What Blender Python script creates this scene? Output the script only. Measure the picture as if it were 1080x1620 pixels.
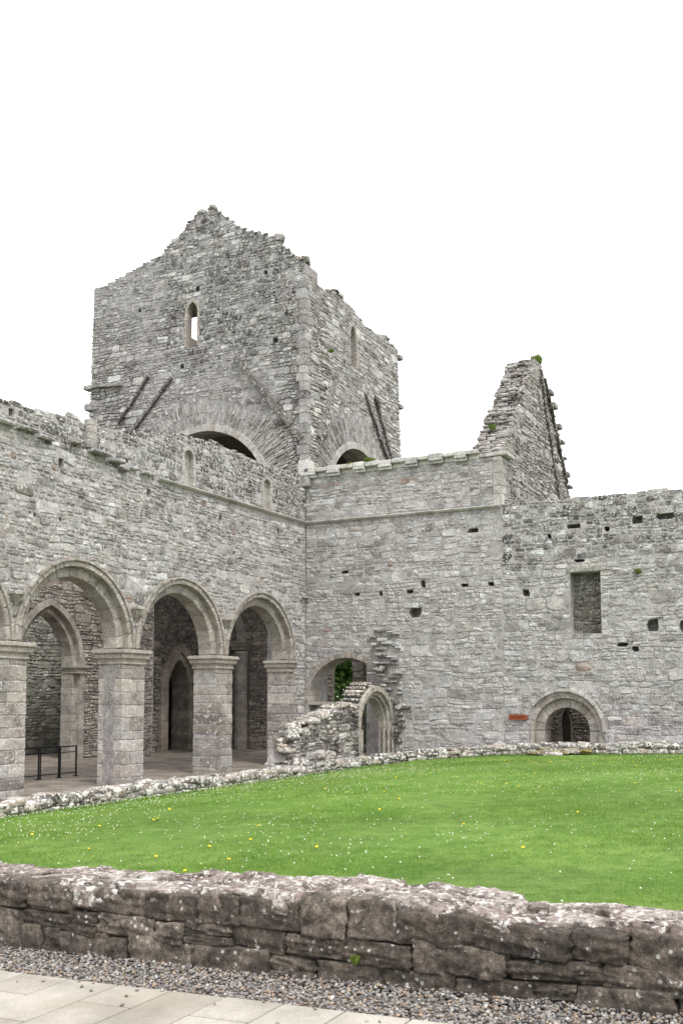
import bpy, math, random
from mathutils import Vector, noise as mn
from mathutils.geometry import tessellate_polygon

for o in list(bpy.data.objects): bpy.data.objects.remove(o)
scene = bpy.context.scene
COL = scene.collection

# ------------------------------------------------------------------ camera
F_PX = 1580.0; TILT = math.radians(4.0); HOR = 1105.0; YAW = math.radians(27.0); EYE = 1.65
CAMP = Vector((-35.838, -19.915, EYE))
PPX, PPY = 540.0, HOR - F_PX * math.tan(TILT)
cd = bpy.data.cameras.new('camera'); cam = bpy.data.objects.new('camera', cd); COL.objects.link(cam)
cam.location = CAMP
cam.rotation_euler = (math.radians(90) + TILT, 0, YAW - math.radians(90))
cd.lens = 36.0 * F_PX / 1620.0; cd.sensor_width = 36.0
cd.shift_y = (PPY - 810.0) / 1620.0
cd.clip_end = 3000
scene.camera = cam
FW = Vector((math.cos(YAW) * math.cos(TILT), math.sin(YAW) * math.cos(TILT), math.sin(TILT)))
RT = Vector((math.sin(YAW), -math.cos(YAW), 0)); UP = RT.cross(FW)
def proj(p):
    v = Vector(p) - CAMP; z = v.dot(FW)
    if z < .1: return (-9999, -9999, z)
    return (PPX + F_PX * v.dot(RT) / z, PPY - F_PX * v.dot(UP) / z, z)
def inview(p, m=160):
    a, b, z = proj(p); return z > 0 and -m < a < 1080 + m and -m < b < 1620 + m

# ------------------------------------------------------------------ world, sun, exposure
SUN_EL, SUN_AZ = math.radians(56), math.radians(238)       # azimuth of the sun, from +x towards +y
w = bpy.data.worlds.new('World'); scene.world = w; w.use_nodes = True
nt = w.node_tree; bg = nt.nodes['Background']
sky = nt.nodes.new('ShaderNodeTexSky'); sky.sky_type = 'NISHITA'; sky.sun_disc = False
sky.sun_elevation = SUN_EL; sky.sun_rotation = math.radians(90) - SUN_AZ
sky.air_density = 1.0; sky.dust_density = 3.0
mx = nt.nodes.new('ShaderNodeMix'); mx.data_type = 'RGBA'
mx.inputs[0].default_value = 0.9
mx.inputs[7].default_value = (9.6, 9.7, 9.9, 1)            # even white cloud deck over the blue sky
nt.links.new(sky.outputs[0], mx.inputs[6]); nt.links.new(mx.outputs[2], bg.inputs[0])
bg.inputs[1].default_value = 0.1
sl = bpy.data.lights.new('sun', 'SUN'); sl.energy = 1.3; sl.angle = math.radians(14); sl.color = (1.0, .975, .94)
so = bpy.data.objects.new('sun', sl); COL.objects.link(so)
sd = Vector((math.cos(SUN_AZ) * math.cos(SUN_EL), math.sin(SUN_AZ) * math.cos(SUN_EL), math.sin(SUN_EL)))
so.rotation_euler = sd.to_track_quat('Z', 'Y').to_euler()
vs = scene.view_settings; vs.view_transform = 'Standard'; vs.look = 'None'; vs.gamma = 1; vs.use_curve_mapping = False
vs.exposure = 1.08
scene.render.resolution_x = 682; scene.render.resolution_y = 1024

# ------------------------------------------------------------------ materials
class NT:
    def __init__(s, name):
        s.m = bpy.data.materials.new(name); s.m.use_nodes = True
        s.t = s.m.node_tree; s.b = s.t.nodes['Principled BSDF']
        s.b.inputs['Specular IOR Level'].default_value = .25
    def n(s, ty, **k):
        x = s.t.nodes.new(ty)
        for a, b in k.items(): setattr(x, a, b)
        return x
    def l(s, a, b): s.t.links.new(a, b)
    def noise(s, vec, sc, det=5, ro=.6, dist=0):
        x = s.n('ShaderNodeTexNoise'); x.inputs['Scale'].default_value = sc; x.inputs['Detail'].default_value = det
        x.inputs['Roughness'].default_value = ro; x.inputs['Distortion'].default_value = dist; s.l(vec, x.inputs['Vector']); return x.outputs[0]
    def math(s, op, a, b=None, c=None):
        x = s.n('ShaderNodeMath', operation=op)
        for i, v in enumerate((a, b, c)):
            if v is None: continue
            if isinstance(v, (int, float)): x.inputs[i].default_value = v
            else: s.l(v, x.inputs[i])
        return x.outputs[0]
    def ramp(s, v, a, b, lo=0., hi=1.):
        x = s.n('ShaderNodeMapRange', interpolation_type='SMOOTHSTEP'); x.inputs[1].default_value = a; x.inputs[2].default_value = b
        x.inputs[3].default_value = lo; x.inputs[4].default_value = hi
        if isinstance(v, (int, float)): x.inputs[0].default_value = v
        else: s.l(v, x.inputs[0])
        return x.outputs[0]
    def mix(s, f, a, b, blend='MIX'):
        x = s.n('ShaderNodeMix', data_type='RGBA', blend_type=blend)
        for i, v in ((0, f), (6, a), (7, b)):
            if isinstance(v, (int, float)): x.inputs[i].default_value = v
            elif isinstance(v, (tuple, list)): x.inputs[i].default_value = tuple(v) + ((1,) if len(v) == 3 else ())
            else: s.l(v, x.inputs[i])
        return x.outputs[2]
    def pos(s): return s.n('ShaderNodeNewGeometry').outputs['Position']
    def fin(s, col, rough=.9, bump=None, bs=.5, bd=.02):
        if isinstance(col, (tuple, list)): s.b.inputs['Base Color'].default_value = tuple(col) + (1,)
        else: s.l(col, s.b.inputs['Base Color'])
        s.b.inputs['Roughness'].default_value = rough
        if bump is not None:
            x = s.n('ShaderNodeBump'); x.inputs['Strength'].default_value = bs; x.inputs['Distance'].default_value = bd
            s.l(bump, x.inputs['Height']); s.l(x.outputs[0], s.b.inputs['Normal'])
        return s.m

def stone_mat(name, sc=1.0, lichen=.5, lcol=(.60, .60, .56), dark=.32, tint=None, vary=.35, bd=.03, grime=None, lth=.60):
    """weathered limestone. tint/grime come from per-stone mesh attributes unless a fixed tint is given"""
    s = NT(name); p = s.pos()
    if tint is None:
        at = s.n('ShaderNodeAttribute', attribute_name='tint'); base = at.outputs['Color']
        gr = s.n('ShaderNodeAttribute', attribute_name='grime').outputs['Fac']
    else:
        r = s.n('ShaderNodeObjectInfo').outputs['Random']
        hs = s.n('ShaderNodeHueSaturation'); hs.inputs['Color'].default_value = tuple(tint) + (1,)
        s.l(s.ramp(r, 0, 1, 1 - vary, 1 + vary), hs.inputs['Value'])
        r2 = s.math('FRACT', s.math('MULTIPLY', r, 17.31)); s.l(s.ramp(r2, 0, 1, .5, 1.5), hs.inputs['Saturation'])
        base = hs.outputs[0]; gr = grime if grime is not None else .4
    n1 = s.noise(p, 3.1 * sc, 7, .68)
    n2 = s.noise(p, 16 * sc, 6, .7)
    n3 = s.noise(p, 1.15 * sc, 6, .62, .6)
    n4 = s.noise(p, 7.5 * sc, 5, .62, .3)
    n5 = s.noise(p, 46 * sc, 4, .7)
    c = s.mix(1.0, base, s.ramp(n1, .25, .75, .72, 1.26), 'MULTIPLY')
    c = s.mix(1.0, c, s.ramp(n2, .28, .72, .66, 1.32), 'MULTIPLY')
    c = s.mix(1.0, c, s.ramp(n5, .3, .7, .82, 1.17), 'MULTIPLY')
    dm = s.math('ADD', s.math('MULTIPLY', n3, .65), s.math('MULTIPLY', n4, .35))
    dm = s.math('ADD', dm, s.math('MULTIPLY', s.math('SUBTRACT', gr, .5), .22))
    dk = s.ramp(dm, .47, .64, 0, .85)
    c = s.mix(dk, c, s.mix(1.0, c, (dark, dark * .95, dark * .92), 'MULTIPLY'))
    lm = s.math('ADD', s.math('MULTIPLY', n4, .62), s.math('MULTIPLY', n2, .38))
    lm = s.math('ADD', lm, s.math('MULTIPLY', gr, .075))
    n6 = s.noise(p, 2.2 * sc, 8, .7, .8)
    c = s.mix(s.math('MULTIPLY', s.ramp(n6, .52, .68, 0, .45), s.ramp(gr, .2, .75, 1, .1)), c, (.50, .485, .465) if tint is None or tint[0] > .25 else c)
    lk = s.ramp(lm, lth, lth + .05, 0, lichen)
    c = s.mix(lk, c, lcol)
    h = s.math('ADD', s.math('MULTIPLY', n2, .6), s.math('MULTIPLY', n5, .4))
    h = s.math('ADD', h, s.math('MULTIPLY', n4, .8))
    return s.fin(c, .92, h, .75, bd)

M = {}
M['rubble'] = stone_mat('rubble_limestone', lichen=.75, lth=.585)
M['ashlar'] = stone_mat('dressed_sandstone', lichen=.8, dark=.5, bd=.016, lth=.605)
M['mortar'] = stone_mat('lime_mortar', lichen=.3, tint=(.36, .343, .334), vary=0, dark=.5, grime=.35, bd=.03)
M['mortar_dark'] = stone_mat('weathered_mortar', lichen=.3, tint=(.29, .273, .264), vary=0, dark=.45, grime=.5, bd=.04)
M['mortar_brown'] = stone_mat('dark_brown_mortar', lichen=.15, tint=(.15, .135, .12), vary=0, dark=.5, grime=.5, bd=.04)  # darkest mortar tone, for inner walls, chambers and low wall cores
def near_mat(name, c1, c2, c3, lich, lth, wash):
    s = NT(name); p = s.pos(); r = s.n('ShaderNodeObjectInfo').outputs['Random']
    a = s.noise(p, 5, 8, .7, .4); b = s.noise(p, 22, 8, .72); d = s.noise(p, 95, 5, .7); e = s.noise(p, 11, 6, .65, 1.2)
    vo = s.n('ShaderNodeTexVoronoi', feature='DISTANCE_TO_EDGE'); vo.inputs['Scale'].default_value = 3.2
    wv = s.n('ShaderNodeMix', data_type='VECTOR'); wv.inputs[0].default_value = .12; s.l(p, wv.inputs[4])
    nn = s.n('ShaderNodeTexNoise'); nn.inputs['Scale'].default_value = 6; s.l(p, nn.inputs['Vector']); s.l(nn.outputs[1], wv.inputs[5]); s.l(wv.outputs[1], vo.inputs['Vector'])
    crack = s.ramp(vo.outputs[0], .0, .018, 1, 0)
    crack = s.math('MULTIPLY', crack, s.ramp(e, .48, .56))
    c = s.mix(s.ramp(r, 0, 1), c1, c2)
    c = s.mix(s.ramp(a, .42, .66), c, c3)
    c = s.mix(1, c, s.ramp(b, .28, .72, .5, 1.5), 'MULTIPLY'); c = s.mix(1, c, s.ramp(d, .28, .72, .72, 1.3), 'MULTIPLY')
    c = s.mix(s.ramp(s.math('ADD', s.math('MULTIPLY', b, .6), s.math('MULTIPLY', e, .4)), .54, .66, 0, wash), c, (.30, .275, .25))
    l1 = s.math('ADD', s.math('MULTIPLY', e, .55), s.math('MULTIPLY', b, .45))
    c = s.mix(s.ramp(l1, lth, lth + .03, 0, lich), c, (.62, .60, .56))
    vd = s.n('ShaderNodeTexVoronoi'); vd.inputs['Scale'].default_value = 17; s.l(p, vd.inputs['Vector'])
    spot = s.math('MULTIPLY', s.ramp(vd.outputs[0], .16, .24, 1, 0), s.ramp(s.noise(p, 4.1, 3), .5, .6))
    c = s.mix(s.math('MULTIPLY', spot, lich * .8), c, (.55, .545, .51))
    c = s.mix(s.math('MULTIPLY', crack, .4), c, (.02, .018, .016))
    h = s.math('ADD', s.math('ADD', s.math('MULTIPLY', b, 1.0), s.math('MULTIPLY', d, .35)), s.math('SUBTRACT', s.math('MULTIPLY', e, 1.2), s.math('MULTIPLY', crack, .4)))
    return s.fin(c, .9, h, .9, .022)
M['nearstone'] = near_mat('algae_shade_stone', (.085, .069, .055), (.205, .17, .138), (.052, .044, .037), .9, .605, .5)  # dark face colour: algae stain with some occlusion shade mixed in
M['neartop'] = near_mat('lichened_top_stone', (.25, .20, .172), (.40, .35, .315), (.11, .085, .072), .98, .53, .8)
M['lowstone'] = stone_mat('low_wall_stone', sc=1.0, lichen=.9, lcol=(.62, .60, .55), dark=.35, tint=(.235, .21, .187), vary=.45, bd=.03, lth=.54, grime=.5)
M['coping'] = stone_mat('pale_coping', lichen=.6, tint=(.46, .45, .41), vary=.15, dark=.5, grime=.2, bd=.02)
M['moss'] = stone_mat('mossy_stone', sc=1.6, lichen=.8, lcol=(.6, .58, .5), tint=(.21, .185, .11), vary=.35, grime=.3, bd=.03, lth=.58)

def simple(name, col, rough=.8, sc=8, amt=.25, bd=.01):
    s = NT(name); p = s.pos(); n = s.noise(p, sc, 6, .65); n2 = s.noise(p, sc * .13, 4, .6)
    c = s.mix(1, col, s.ramp(n, .25, .75, 1 - amt, 1 + amt), 'MULTIPLY'); c = s.mix(1, c, s.ramp(n2, .3, .7, 1 - amt, 1 + amt), 'MULTIPLY')
    return s.fin(c, rough, n, .5, bd)
M['dirt'] = simple('packed_earth', (.175, .15, .125), .95, 9, .35, .03)
M['walk'] = simple('walk_gravel', (.22, .205, .185), .95, 22, .4, .03)
M['ground'] = simple('rough_grass_ground', (.06, .085, .025), .95, 4, .3, .03)
M['iron'] = simple('black_iron', (.012, .012, .013), .5, 30, .2, .001)
M['bark'] = simple('bark', (.09, .07, .05), .9, 14, .4, .03)
M['stemgreen'] = simple('stem_green', (.08, .14, .03), .8, 20, .2, .002)
# lawn
def lawn_mat(name, blade):
    s = NT(name); p = s.pos()
    a = s.noise(p, .55, 5, .6); b = s.noise(p, 3.2, 5, .65); c3 = s.noise(p, 30, 4, .7)
    c = s.mix(s.ramp(a, .3, .7), (.155, .285, .046), (.235, .36, .08))
    c = s.mix(s.ramp(b, .35, .75, 0, .75), c, (.085, .19, .022))
    c = s.mix(1, c, s.ramp(s.noise(p, .21, 4, .6, .5), .3, .7, .9, 1.14), 'MULTIPLY')
    c = s.mix(s.ramp(b, .62, .8, 0, .35), c, (.24, .27, .07))
    if blade:
        at = s.n('ShaderNodeAttribute', attribute_name='tint'); c = s.mix(1, c, at.outputs['Color'], 'MULTIPLY')
        s.l(c, s.b.inputs['Base Color']); s.b.inputs['Roughness'].default_value = .6
        tr = s.n('ShaderNodeBsdfTranslucent'); s.l(c, tr.inputs[0])
        ms = s.n('ShaderNodeMixShader'); ms.inputs[0].default_value = .35
        s.l(s.b.outputs[0], ms.inputs[1]); s.l(tr.outputs[0], ms.inputs[2])
        s.l(ms.outputs[0], s.t.nodes['Material Output'].inputs[0]); return s.m
    c = s.mix(1, c, s.ramp(c3, .25, .75, .42, .92), 'MULTIPLY')
    return s.fin(c, .9, c3, 1.0, .03)
M['lawn'] = lawn_mat('lawn_turf', False); M['blade'] = lawn_mat('grass_blade', True)
def leaf_mat(name, c1, c2):
    s = NT(name); at = s.n('ShaderNodeAttribute', attribute_name='tint')
    c = s.mix(at.outputs['Fac'], c1, c2)
    s.l(c, s.b.inputs['Base Color']); s.b.inputs['Roughness'].default_value = .55
    tr = s.n('ShaderNodeBsdfTranslucent'); s.l(c, tr.inputs[0])
    ms = s.n('ShaderNodeMixShader'); ms.inputs[0].default_value = .3
    s.l(s.b.outputs[0], ms.inputs[1]); s.l(tr.outputs[0], ms.inputs[2]); s.l(ms.outputs[0], s.t.nodes['Material Output'].inputs[0]); return s.m
M['leaf'] = leaf_mat('leaf', (.06, .13, .022), (.15, .26, .05))
M['tuft'] = leaf_mat('tuft_leaf', (.10, .16, .03), (.22, .28, .06))
s = NT('clover_white'); M['clover'] = s.fin((.62, .64, .47), .8)
s = NT('dandelion_yellow'); M['dand'] = s.fin((.80, .56, .02), .7)
def slab_mat():
    s = NT('sandstone_slab'); p = s.pos(); r = s.n('ShaderNodeObjectInfo').outputs['Random']
    a = s.noise(p, 2.4, 6, .62); b = s.noise(p, 60, 4, .7); d = s.noise(p, .9, 5, .6, .5)
    c = s.mix(r, (.262, .232, .19), (.39, .365, .318))
    c = s.mix(1, c, s.ramp(a, .25, .75, .74, 1.16), 'MULTIPLY'); c = s.mix(1, c, s.ramp(b, .25, .75, .86, 1.12), 'MULTIPLY')
    c = s.mix(s.ramp(d, .5, .7, 0, .4), c, (.26, .225, .175))
    return s.fin(c, .8, b, .35, .004)
M['slab'] = slab_mat()
def pebble_mat():
    s = NT('pebble'); at = s.n('ShaderNodeAttribute', attribute_name='tint'); p = s.pos()
    c = s.mix(1, at.outputs['Color'], s.ramp(s.noise(p, 90, 3), .3, .7, .8, 1.2), 'MULTIPLY'); return s.fin(c, .75)
M['pebble'] = pebble_mat()
def rust_mat():
    s = NT('rusted_plate'); p = s.pos(); n = s.noise(p, 22, 6, .7)
    c = s.mix(s.ramp(n, .35, .65), (.20, .045, .022), (.30, .10, .035)); return s.fin(c, .8, n, .4, .004)
M['rust'] = rust_mat()
M['letter'] = simple('plate_letter', (.09, .02, .012), .8, 30, .2, .001)

# ------------------------------------------------------------------ object helpers
def tag(o, label=None, cat=None, group=None, kind=None):
    if label: o['label'] = label
    if cat: o['category'] = cat
    if group: o['group'] = group
    if kind: o['kind'] = kind
    return o
def empty(name, loc=(0, 0, 0), label=None, cat=None, group=None):
    o = bpy.data.objects.new(name, None); COL.objects.link(o); o.location = loc; o.empty_display_size = .2
    return tag(o, label, cat, group, 'thing')
def setattrs(me, tints, grimes=None):
    a = me.attributes.new('tint', 'FLOAT_COLOR', 'POINT')
    buf = []
    for t in tints: buf += [t[0], t[1], t[2], 1.0]
    a.data.foreach_set('color', buf)
    if grimes is not None:
        g = me.attributes.new('grime', 'FLOAT', 'POINT'); g.data.foreach_set('value', grimes)
def link(name, me, mat, parent=None, loc=None, smooth=False):
    o = bpy.data.objects.new(name, me); COL.objects.link(o)
    if mat is not None and not me.materials: me.materials.append(mat)
    if parent is not None: o.parent = parent
    if loc is not None: o.location = loc
    if smooth: me.shade_smooth()
    return o
def obj(name, verts, faces, mat, parent=None, tint=None, grime=.3, smooth=False):
    """mesh object whose origin sits at its own middle"""
    n = len(verts); c = Vector((0, 0, 0))
    for v in verts: c += Vector(v)
    c /= n
    me = bpy.data.meshes.new(name)
    me.from_pydata([tuple(Vector(v) - c) for v in verts], [], faces)
    if tint is not None: setattrs(me, [tint] * n, [grime] * n)
    loc = c - (parent_world(parent) if parent is not None else Vector((0, 0, 0)))
    return link(name, me, mat, parent, loc, smooth)
def parent_world(p):
    v = Vector((0, 0, 0))
    while p is not None: v += p.location; p = p.parent
    return v

class Bag:
    """collects pieces; the largest ones in view become objects, the rest one mesh"""
    def __init__(s): s.it = []
    def add(s, verts, faces, tint, grime, size): s.it.append((size, verts, faces, tint, grime))
    def flush(s, name, rest, mat, parent, maxobj=300, smooth=False):
        s.it.sort(key=lambda t: -t[0])
        for size, v, f, t, g in s.it[:maxobj]: obj(name, v, f, mat, parent, t, g, smooth)
        r = s.it[maxobj:]
        if r:
            V, Fc, T, G = [], [], [], []
            for size, v, f, t, g in r:
                b = len(V); V += v; Fc += [tuple(i + b for i in q) for q in f]; T += [t] * len(v); G += [g] * len(v)
            pw = parent_world(parent)
            me = bpy.data.meshes.new(rest); me.from_pydata([(a[0] - pw.x, a[1] - pw.y, a[2] - pw.z) for a in V], [], Fc); setattrs(me, T, G)
            o = link(rest, me, mat, parent, smooth=smooth); o['kind'] = 'stuff'

# ------------------------------------------------------------------ masonry
def area(p):
    return .5 * sum(p[i][0] * p[(i + 1) % len(p)][1] - p[(i + 1) % len(p)][0] * p[i][1] for i in range(len(p)))
def clip(poly, px, py, nx, ny):
    out = []
    n = len(poly)
    for i in range(n):
        a = poly[i]; b = poly[(i + 1) % n]
        da = (a[0] - px) * nx + (a[1] - py) * ny; db = (b[0] - px) * nx + (b[1] - py) * ny
        if da >= 0: out.append(a)
        if (da >= 0) != (db >= 0):
            t = da / (da - db); out.append((a[0] + (b[0] - a[0]) * t, a[1] + (b[1] - a[1]) * t))
    return out
def prism(poly, fm, df, db, bev=.02, inset=None, rough=.01, rng=random, tilt=0., fan=True):
    """stone from a face outline: back ring, shoulder ring, front ring, crown"""
    n = len(poly); cu = sum(p[0] for p in poly) / n; cv = sum(p[1] for p in poly) / n
    wu = max(p[0] for p in poly) - min(p[0] for p in poly); wv = max(p[1] for p in poly) - min(p[1] for p in poly)
    ins = bev * 1.2 if inset is None else inset
    ku = max(.3, 1 - 2 * ins / max(wu, .01)); kv = max(.3, 1 - 2 * ins / max(wv, .01))
    ta = rng.uniform(-tilt, tilt); tb = rng.uniform(-tilt, tilt)
    V = [fm(p[0], p[1], db) for p in poly]
    V += [fm(p[0], p[1], df - bev + ta * (p[0] - cu) + tb * (p[1] - cv)) for p in poly]
    for p in poly:
        a = cu + (p[0] - cu) * ku; b = cv + (p[1] - cv) * kv
        V.append(fm(a, b, df + ta * (a - cu) + tb * (b - cv) + rng.uniform(-rough, rough)))
    Fc = []
    for i in range(n):
        j = (i + 1) % n
        Fc.append((i, j, n + j, n + i)); Fc.append((n + i, n + j, 2 * n + j, 2 * n + i))
    if fan:
        V.append(fm(cu + rng.uniform(-.15, .15) * wu, cv + rng.uniform(-.15, .15) * wv, df + rng.uniform(-rough, rough * 1.5)))
        for i in range(n): Fc.append((2 * n + i, 2 * n + (i + 1) % n, 3 * n))
    else: Fc.append(tuple(range(2 * n, 3 * n)))
    Fc.append(tuple(range(n - 1, -1, -1)))
    return V, Fc
def quad_outline(q, joint, rng, c=.42):
    """irregular outline from a quad (bl, br, tr, tl)"""
    j = joint * .5
    sg = ((1, 1), (-1, 1), (-1, -1), (1, -1))
    q = [(p[0] + s_[0] * j * rng.uniform(.5, 1.6), p[1] + s_[1] * j * rng.uniform(.4, 1.5)) for p, s_ in zip(q, sg)]
    out = []
    for i in range(4):
        p = q[i]; a = q[i - 1]; b = q[(i + 1) % 4]
        la = math.hypot(a[0] - p[0], a[1] - p[1]) + 1e-6; lb = math.hypot(b[0] - p[0], b[1] - p[1]) + 1e-6
        m = min(la, lb) * c
        r1 = min(rng.uniform(.15, 1) * m, .4 * la); r2 = min(rng.uniform(.15, 1) * m, .4 * lb)
        out.append((p[0] + (a[0] - p[0]) * r1 / la, p[1] + (a[1] - p[1]) * r1 / la))
        out.append((p[0] + (b[0] - p[0]) * r2 / lb, p[1] + (b[1] - p[1]) * r2 / lb))
        if lb > .3:
            k = rng.uniform(.35, .65); out.append((p[0] + (b[0] - p[0]) * k + rng.uniform(-.006, .006), p[1] + (b[1] - p[1]) * k + rng.uniform(-.5, .5) * j * 1.2))
    return out
def pick(rng, pal):
    r = rng.random() * sum(p[0] for p in pal)
    for wgt, c, va in pal:
        r -= wgt
        if r <= 0: break
    k = max(.3, rng.gauss(1, va)); h = rng.uniform(-.025, .025)
    return (c[0] * k * (1 + h), c[1] * k * .994, c[2] * k * (1 - h) * 1.0)
def hole_ok(poly, holes):
    for H, bb in holes:
        us = [p[0] for p in poly]; vs_ = [p[1] for p in poly]
        if max(us) < bb[0] or min(us) > bb[1] or max(vs_) < bb[2] or min(vs_) > bb[3]: continue
        cu = sum(us) / len(us); cv = sum(vs_) / len(vs_)
        best = -1e9; e = None; n = len(H)
        for i in range(n):
            a = H[i]; b = H[(i + 1) % n]; dx = b[0] - a[0]; dy = b[1] - a[1]; L = math.hypot(dx, dy)
            if L < 1e-6: continue
            d = ((cu - a[0]) * dy - (cv - a[1]) * dx) / L
            if d > best: best = d; e = (a[0], a[1], dy / L, -dx / L)
        if best < -.02: return None
        a0 = area(poly)
        poly = clip(poly, e[0] + e[2] * .008, e[1] + e[3] * .008, e[2], e[3])
        if len(poly) < 3 or area(poly) < .12 * a0 or area(poly) < .0015: return None
    return poly
def H(poly):
    if area(poly) < 0: poly = poly[::-1]
    return (poly, (min(p[0] for p in poly), max(p[0] for p in poly), min(p[1] for p in poly), max(p[1] for p in poly)))
def masonry(bag, fm, u0, u1, v0, top, holes, row, seg, joint, proud, pal, seed, grime=None, rough=.012, bev=.018, tilt=.05, big=.3, vmax=None, clip_top=False, db=-.10, warp=.085, miss=.02):
    rng = random.Random(seed)
    vmax = vmax or max(top(u0 + (u1 - u0) * i / 60.) for i in range(61))
    lines = [v0]
    while lines[-1] < vmax + .3: lines.append(lines[-1] + rng.uniform(*row))
    def L(k, u): return lines[k] + .16 * row[0] * mn.noise((u * .55, k * 3.7, seed * 1.3)) * 2 + .05 * row[0] * mn.noise((u * 2.9, k * 5.1, seed))
    def emit(q, gv=0):
        if rng.random() < miss: return
        poly = quad_outline(q, joint * rng.uniform(.6, 1.5), rng)
        if area(poly) < .0012: return
        mu = sum(p[0] for p in poly) / len(poly); mv = sum(p[1] for p in poly) / len(poly); ro = rng.gauss(0, .035)
        poly = [(p[0] - (p[1] - mv) * ro, p[1] + (p[0] - mu) * ro) for p in poly]
        poly = [(p[0] + warp * mn.noise((p[0] * 1.1, p[1] * 1.4, seed + 20)), p[1] + warp * (mn.noise((p[0] * .9, p[1] * 1.1, seed + 40)) + .45 * mn.noise((p[0] * 2.6, p[1] * 2.2, seed + 60)))) for p in poly]
        n = len(poly); cu = sum(p[0] for p in poly) / n; cv = sum(p[1] for p in poly) / n
        tv = top(cu) + .06 * mn.noise((cu * 1.7, seed, 1)) + rng.uniform(-.015, .015)
        if cv > tv: return
        if max(p[1] for p in poly) > tv:
            poly = clip(poly, cu, tv, 0, -1)
            if len(poly) < 3 or area(poly) < .003: return
        poly = hole_ok(poly, holes)
        if poly is None: return
        c3 = fm(cu, cv, 0)
        if not inview(c3): return
        pd = proud(cu, cv) if callable(proud) else proud
        g = grime(cu, cv) if grime else .3
        g = min(1, max(0, g + rng.gauss(0, .12)))
        t = pick(rng, pal(cu, cv) if callable(pal) else pal)
        V, Fc = prism(poly, fm, rng.uniform(*pd), db, bev * rng.uniform(.6, 1.3), None, rough, rng, tilt)
        a, b, z = proj(c3)
        vis = 1 if (0 < a < 1080 and 0 < b < 1620) else .01
        bag.add(V, Fc, t, g, area(poly) / (z * z) * vis)
    for k in range(len(lines) - 1):
        u = u0 - rng.random() * seg[0]
        cutp = 0.
        while u < u1:
            wd = rng.uniform(*seg); h = lines[k + 1] - lines[k]
            ua, ub = max(u, u0), min(u + wd, u1)
            u += wd
            cut0 = cutp; cutp = rng.uniform(-.03, .03)
            if ub - ua < .06: continue
            def cell(fa, fb, ga, gb):   # u fractions, v fractions of this segment
                pts = []
                for fu, fv in ((fa, ga), (fb, ga), (fb, gb), (fa, gb)):
                    uu = ua + (ub - ua) * fu + (cut0 * (1 - fu) + cutp * fu) * (fv - .5)
                    lo, hi = L(k, uu), L(k + 1, uu)
                    pts.append((uu, lo + (hi - lo) * fv))
                return pts
            r = rng.random()
            near = L(k + 1, .5 * (ua + ub)) > top(.5 * (ua + ub)) - .45
            if r < big and wd < h * 3.2 and not near: layers = [0, 1]
            elif r < .86 or h < .26: a = rng.uniform(.36, .64); layers = [0, a, 1]
            else: layers = [0, rng.uniform(.25, .38), rng.uniform(.6, .72), 1]
            for i in range(len(layers) - 1):
                hh = (layers[i + 1] - layers[i]) * h
                nst = max(1, int(round((ub - ua) / (hh * rng.uniform(1.2, 2.9)))))
                if len(layers) == 2: nst = 1 if wd < h * 2.6 else 2
                cuts = [0] + sorted((j + rng.uniform(-.25, .25)) / nst for j in range(1, nst)) + [1]
                for j in range(nst):
                    emit(cell(cuts[j], cuts[j + 1], layers[i], layers[i + 1]))

def panel(name, outline, holes, fm, df, db, mat, parent):
    """wall slab with openings; outline and holes as loops in the wall plane"""
    loops = [outline if area(outline) > 0 else outline[::-1]] + [h if area(h) < 0 else h[::-1] for h in holes]
    flat = [p for l in loops for p in l]
    tris = tessellate_polygon([[Vector((p[0], p[1], 0)) for p in l] for l in loops])
    n = len(flat)
    V = [fm(p[0], p[1], df) for p in flat] + [fm(p[0], p[1], db) for p in flat]
    Fc = []
    for t in tris:
        a = .5 * ((flat[t[1]][0] - flat[t[0]][0]) * (flat[t[2]][1] - flat[t[0]][1]) - (flat[t[2]][0] - flat[t[0]][0]) * (flat[t[1]][1] - flat[t[0]][1]))
        t = tuple(t) if a > 0 else tuple(t[::-1])
        Fc.append(t); Fc.append(tuple(i + n for i in t[::-1]))
    b = 0
    for l in loops:
        m = len(l)
        for i in range(m): Fc.append((b + i, b + i + n, b + (i + 1) % m + n, b + (i + 1) % m))
        b += m
    return obj(name, V, Fc, mat, parent)

def arc(cu, cv, r, a0, a1, n): return [(cu + r * math.cos(a0 + (a1 - a0) * i / n), cv + r * math.sin(a0 + (a1 - a0) * i / n)) for i in range(n + 1)]
def round_arch(cu, cv, r, bottom, n=20):
    return [(cu - r, bottom), (cu + r, bottom)] + arc(cu, cv, r, 0, math.pi, n)
def pointed(cu, spring, hs, rise, bottom, n=8):
    R = (hs * hs + rise * rise) / (2 * hs); th = math.atan2(rise, R - hs)
    right = arc(cu + hs - R, spring, R, 0, th, n); left = arc(cu - hs + R, spring, R, math.pi - th, math.pi, n)
    return [(cu - hs, bottom), (cu + hs, bottom)] + right + left[1:]
def ragged(u0, u1, v0, v1):
    r_ = random.Random(int((u0 * 31 + v0 * 17) * 100)); a, b = (u1 - u0), (v1 - v0)
    j = lambda k: r_.uniform(0, k)
    return [(u0 + j(.25) * a, v0 + j(.1) * b), (u1 - j(.25) * a, v0 + j(.1) * b), (u1, v0 + (.25 + j(.3)) * b), (u1 - j(.2) * a, v1 - j(.1) * b), (u0 + j(.2) * a, v1 - j(.15) * b), (u0, v0 + (.3 + j(.3)) * b)]
def rect(u0, u1, v0, v1): return [(u0, v0), (u1, v0), (u1, v1), (u0, v1)]

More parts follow.
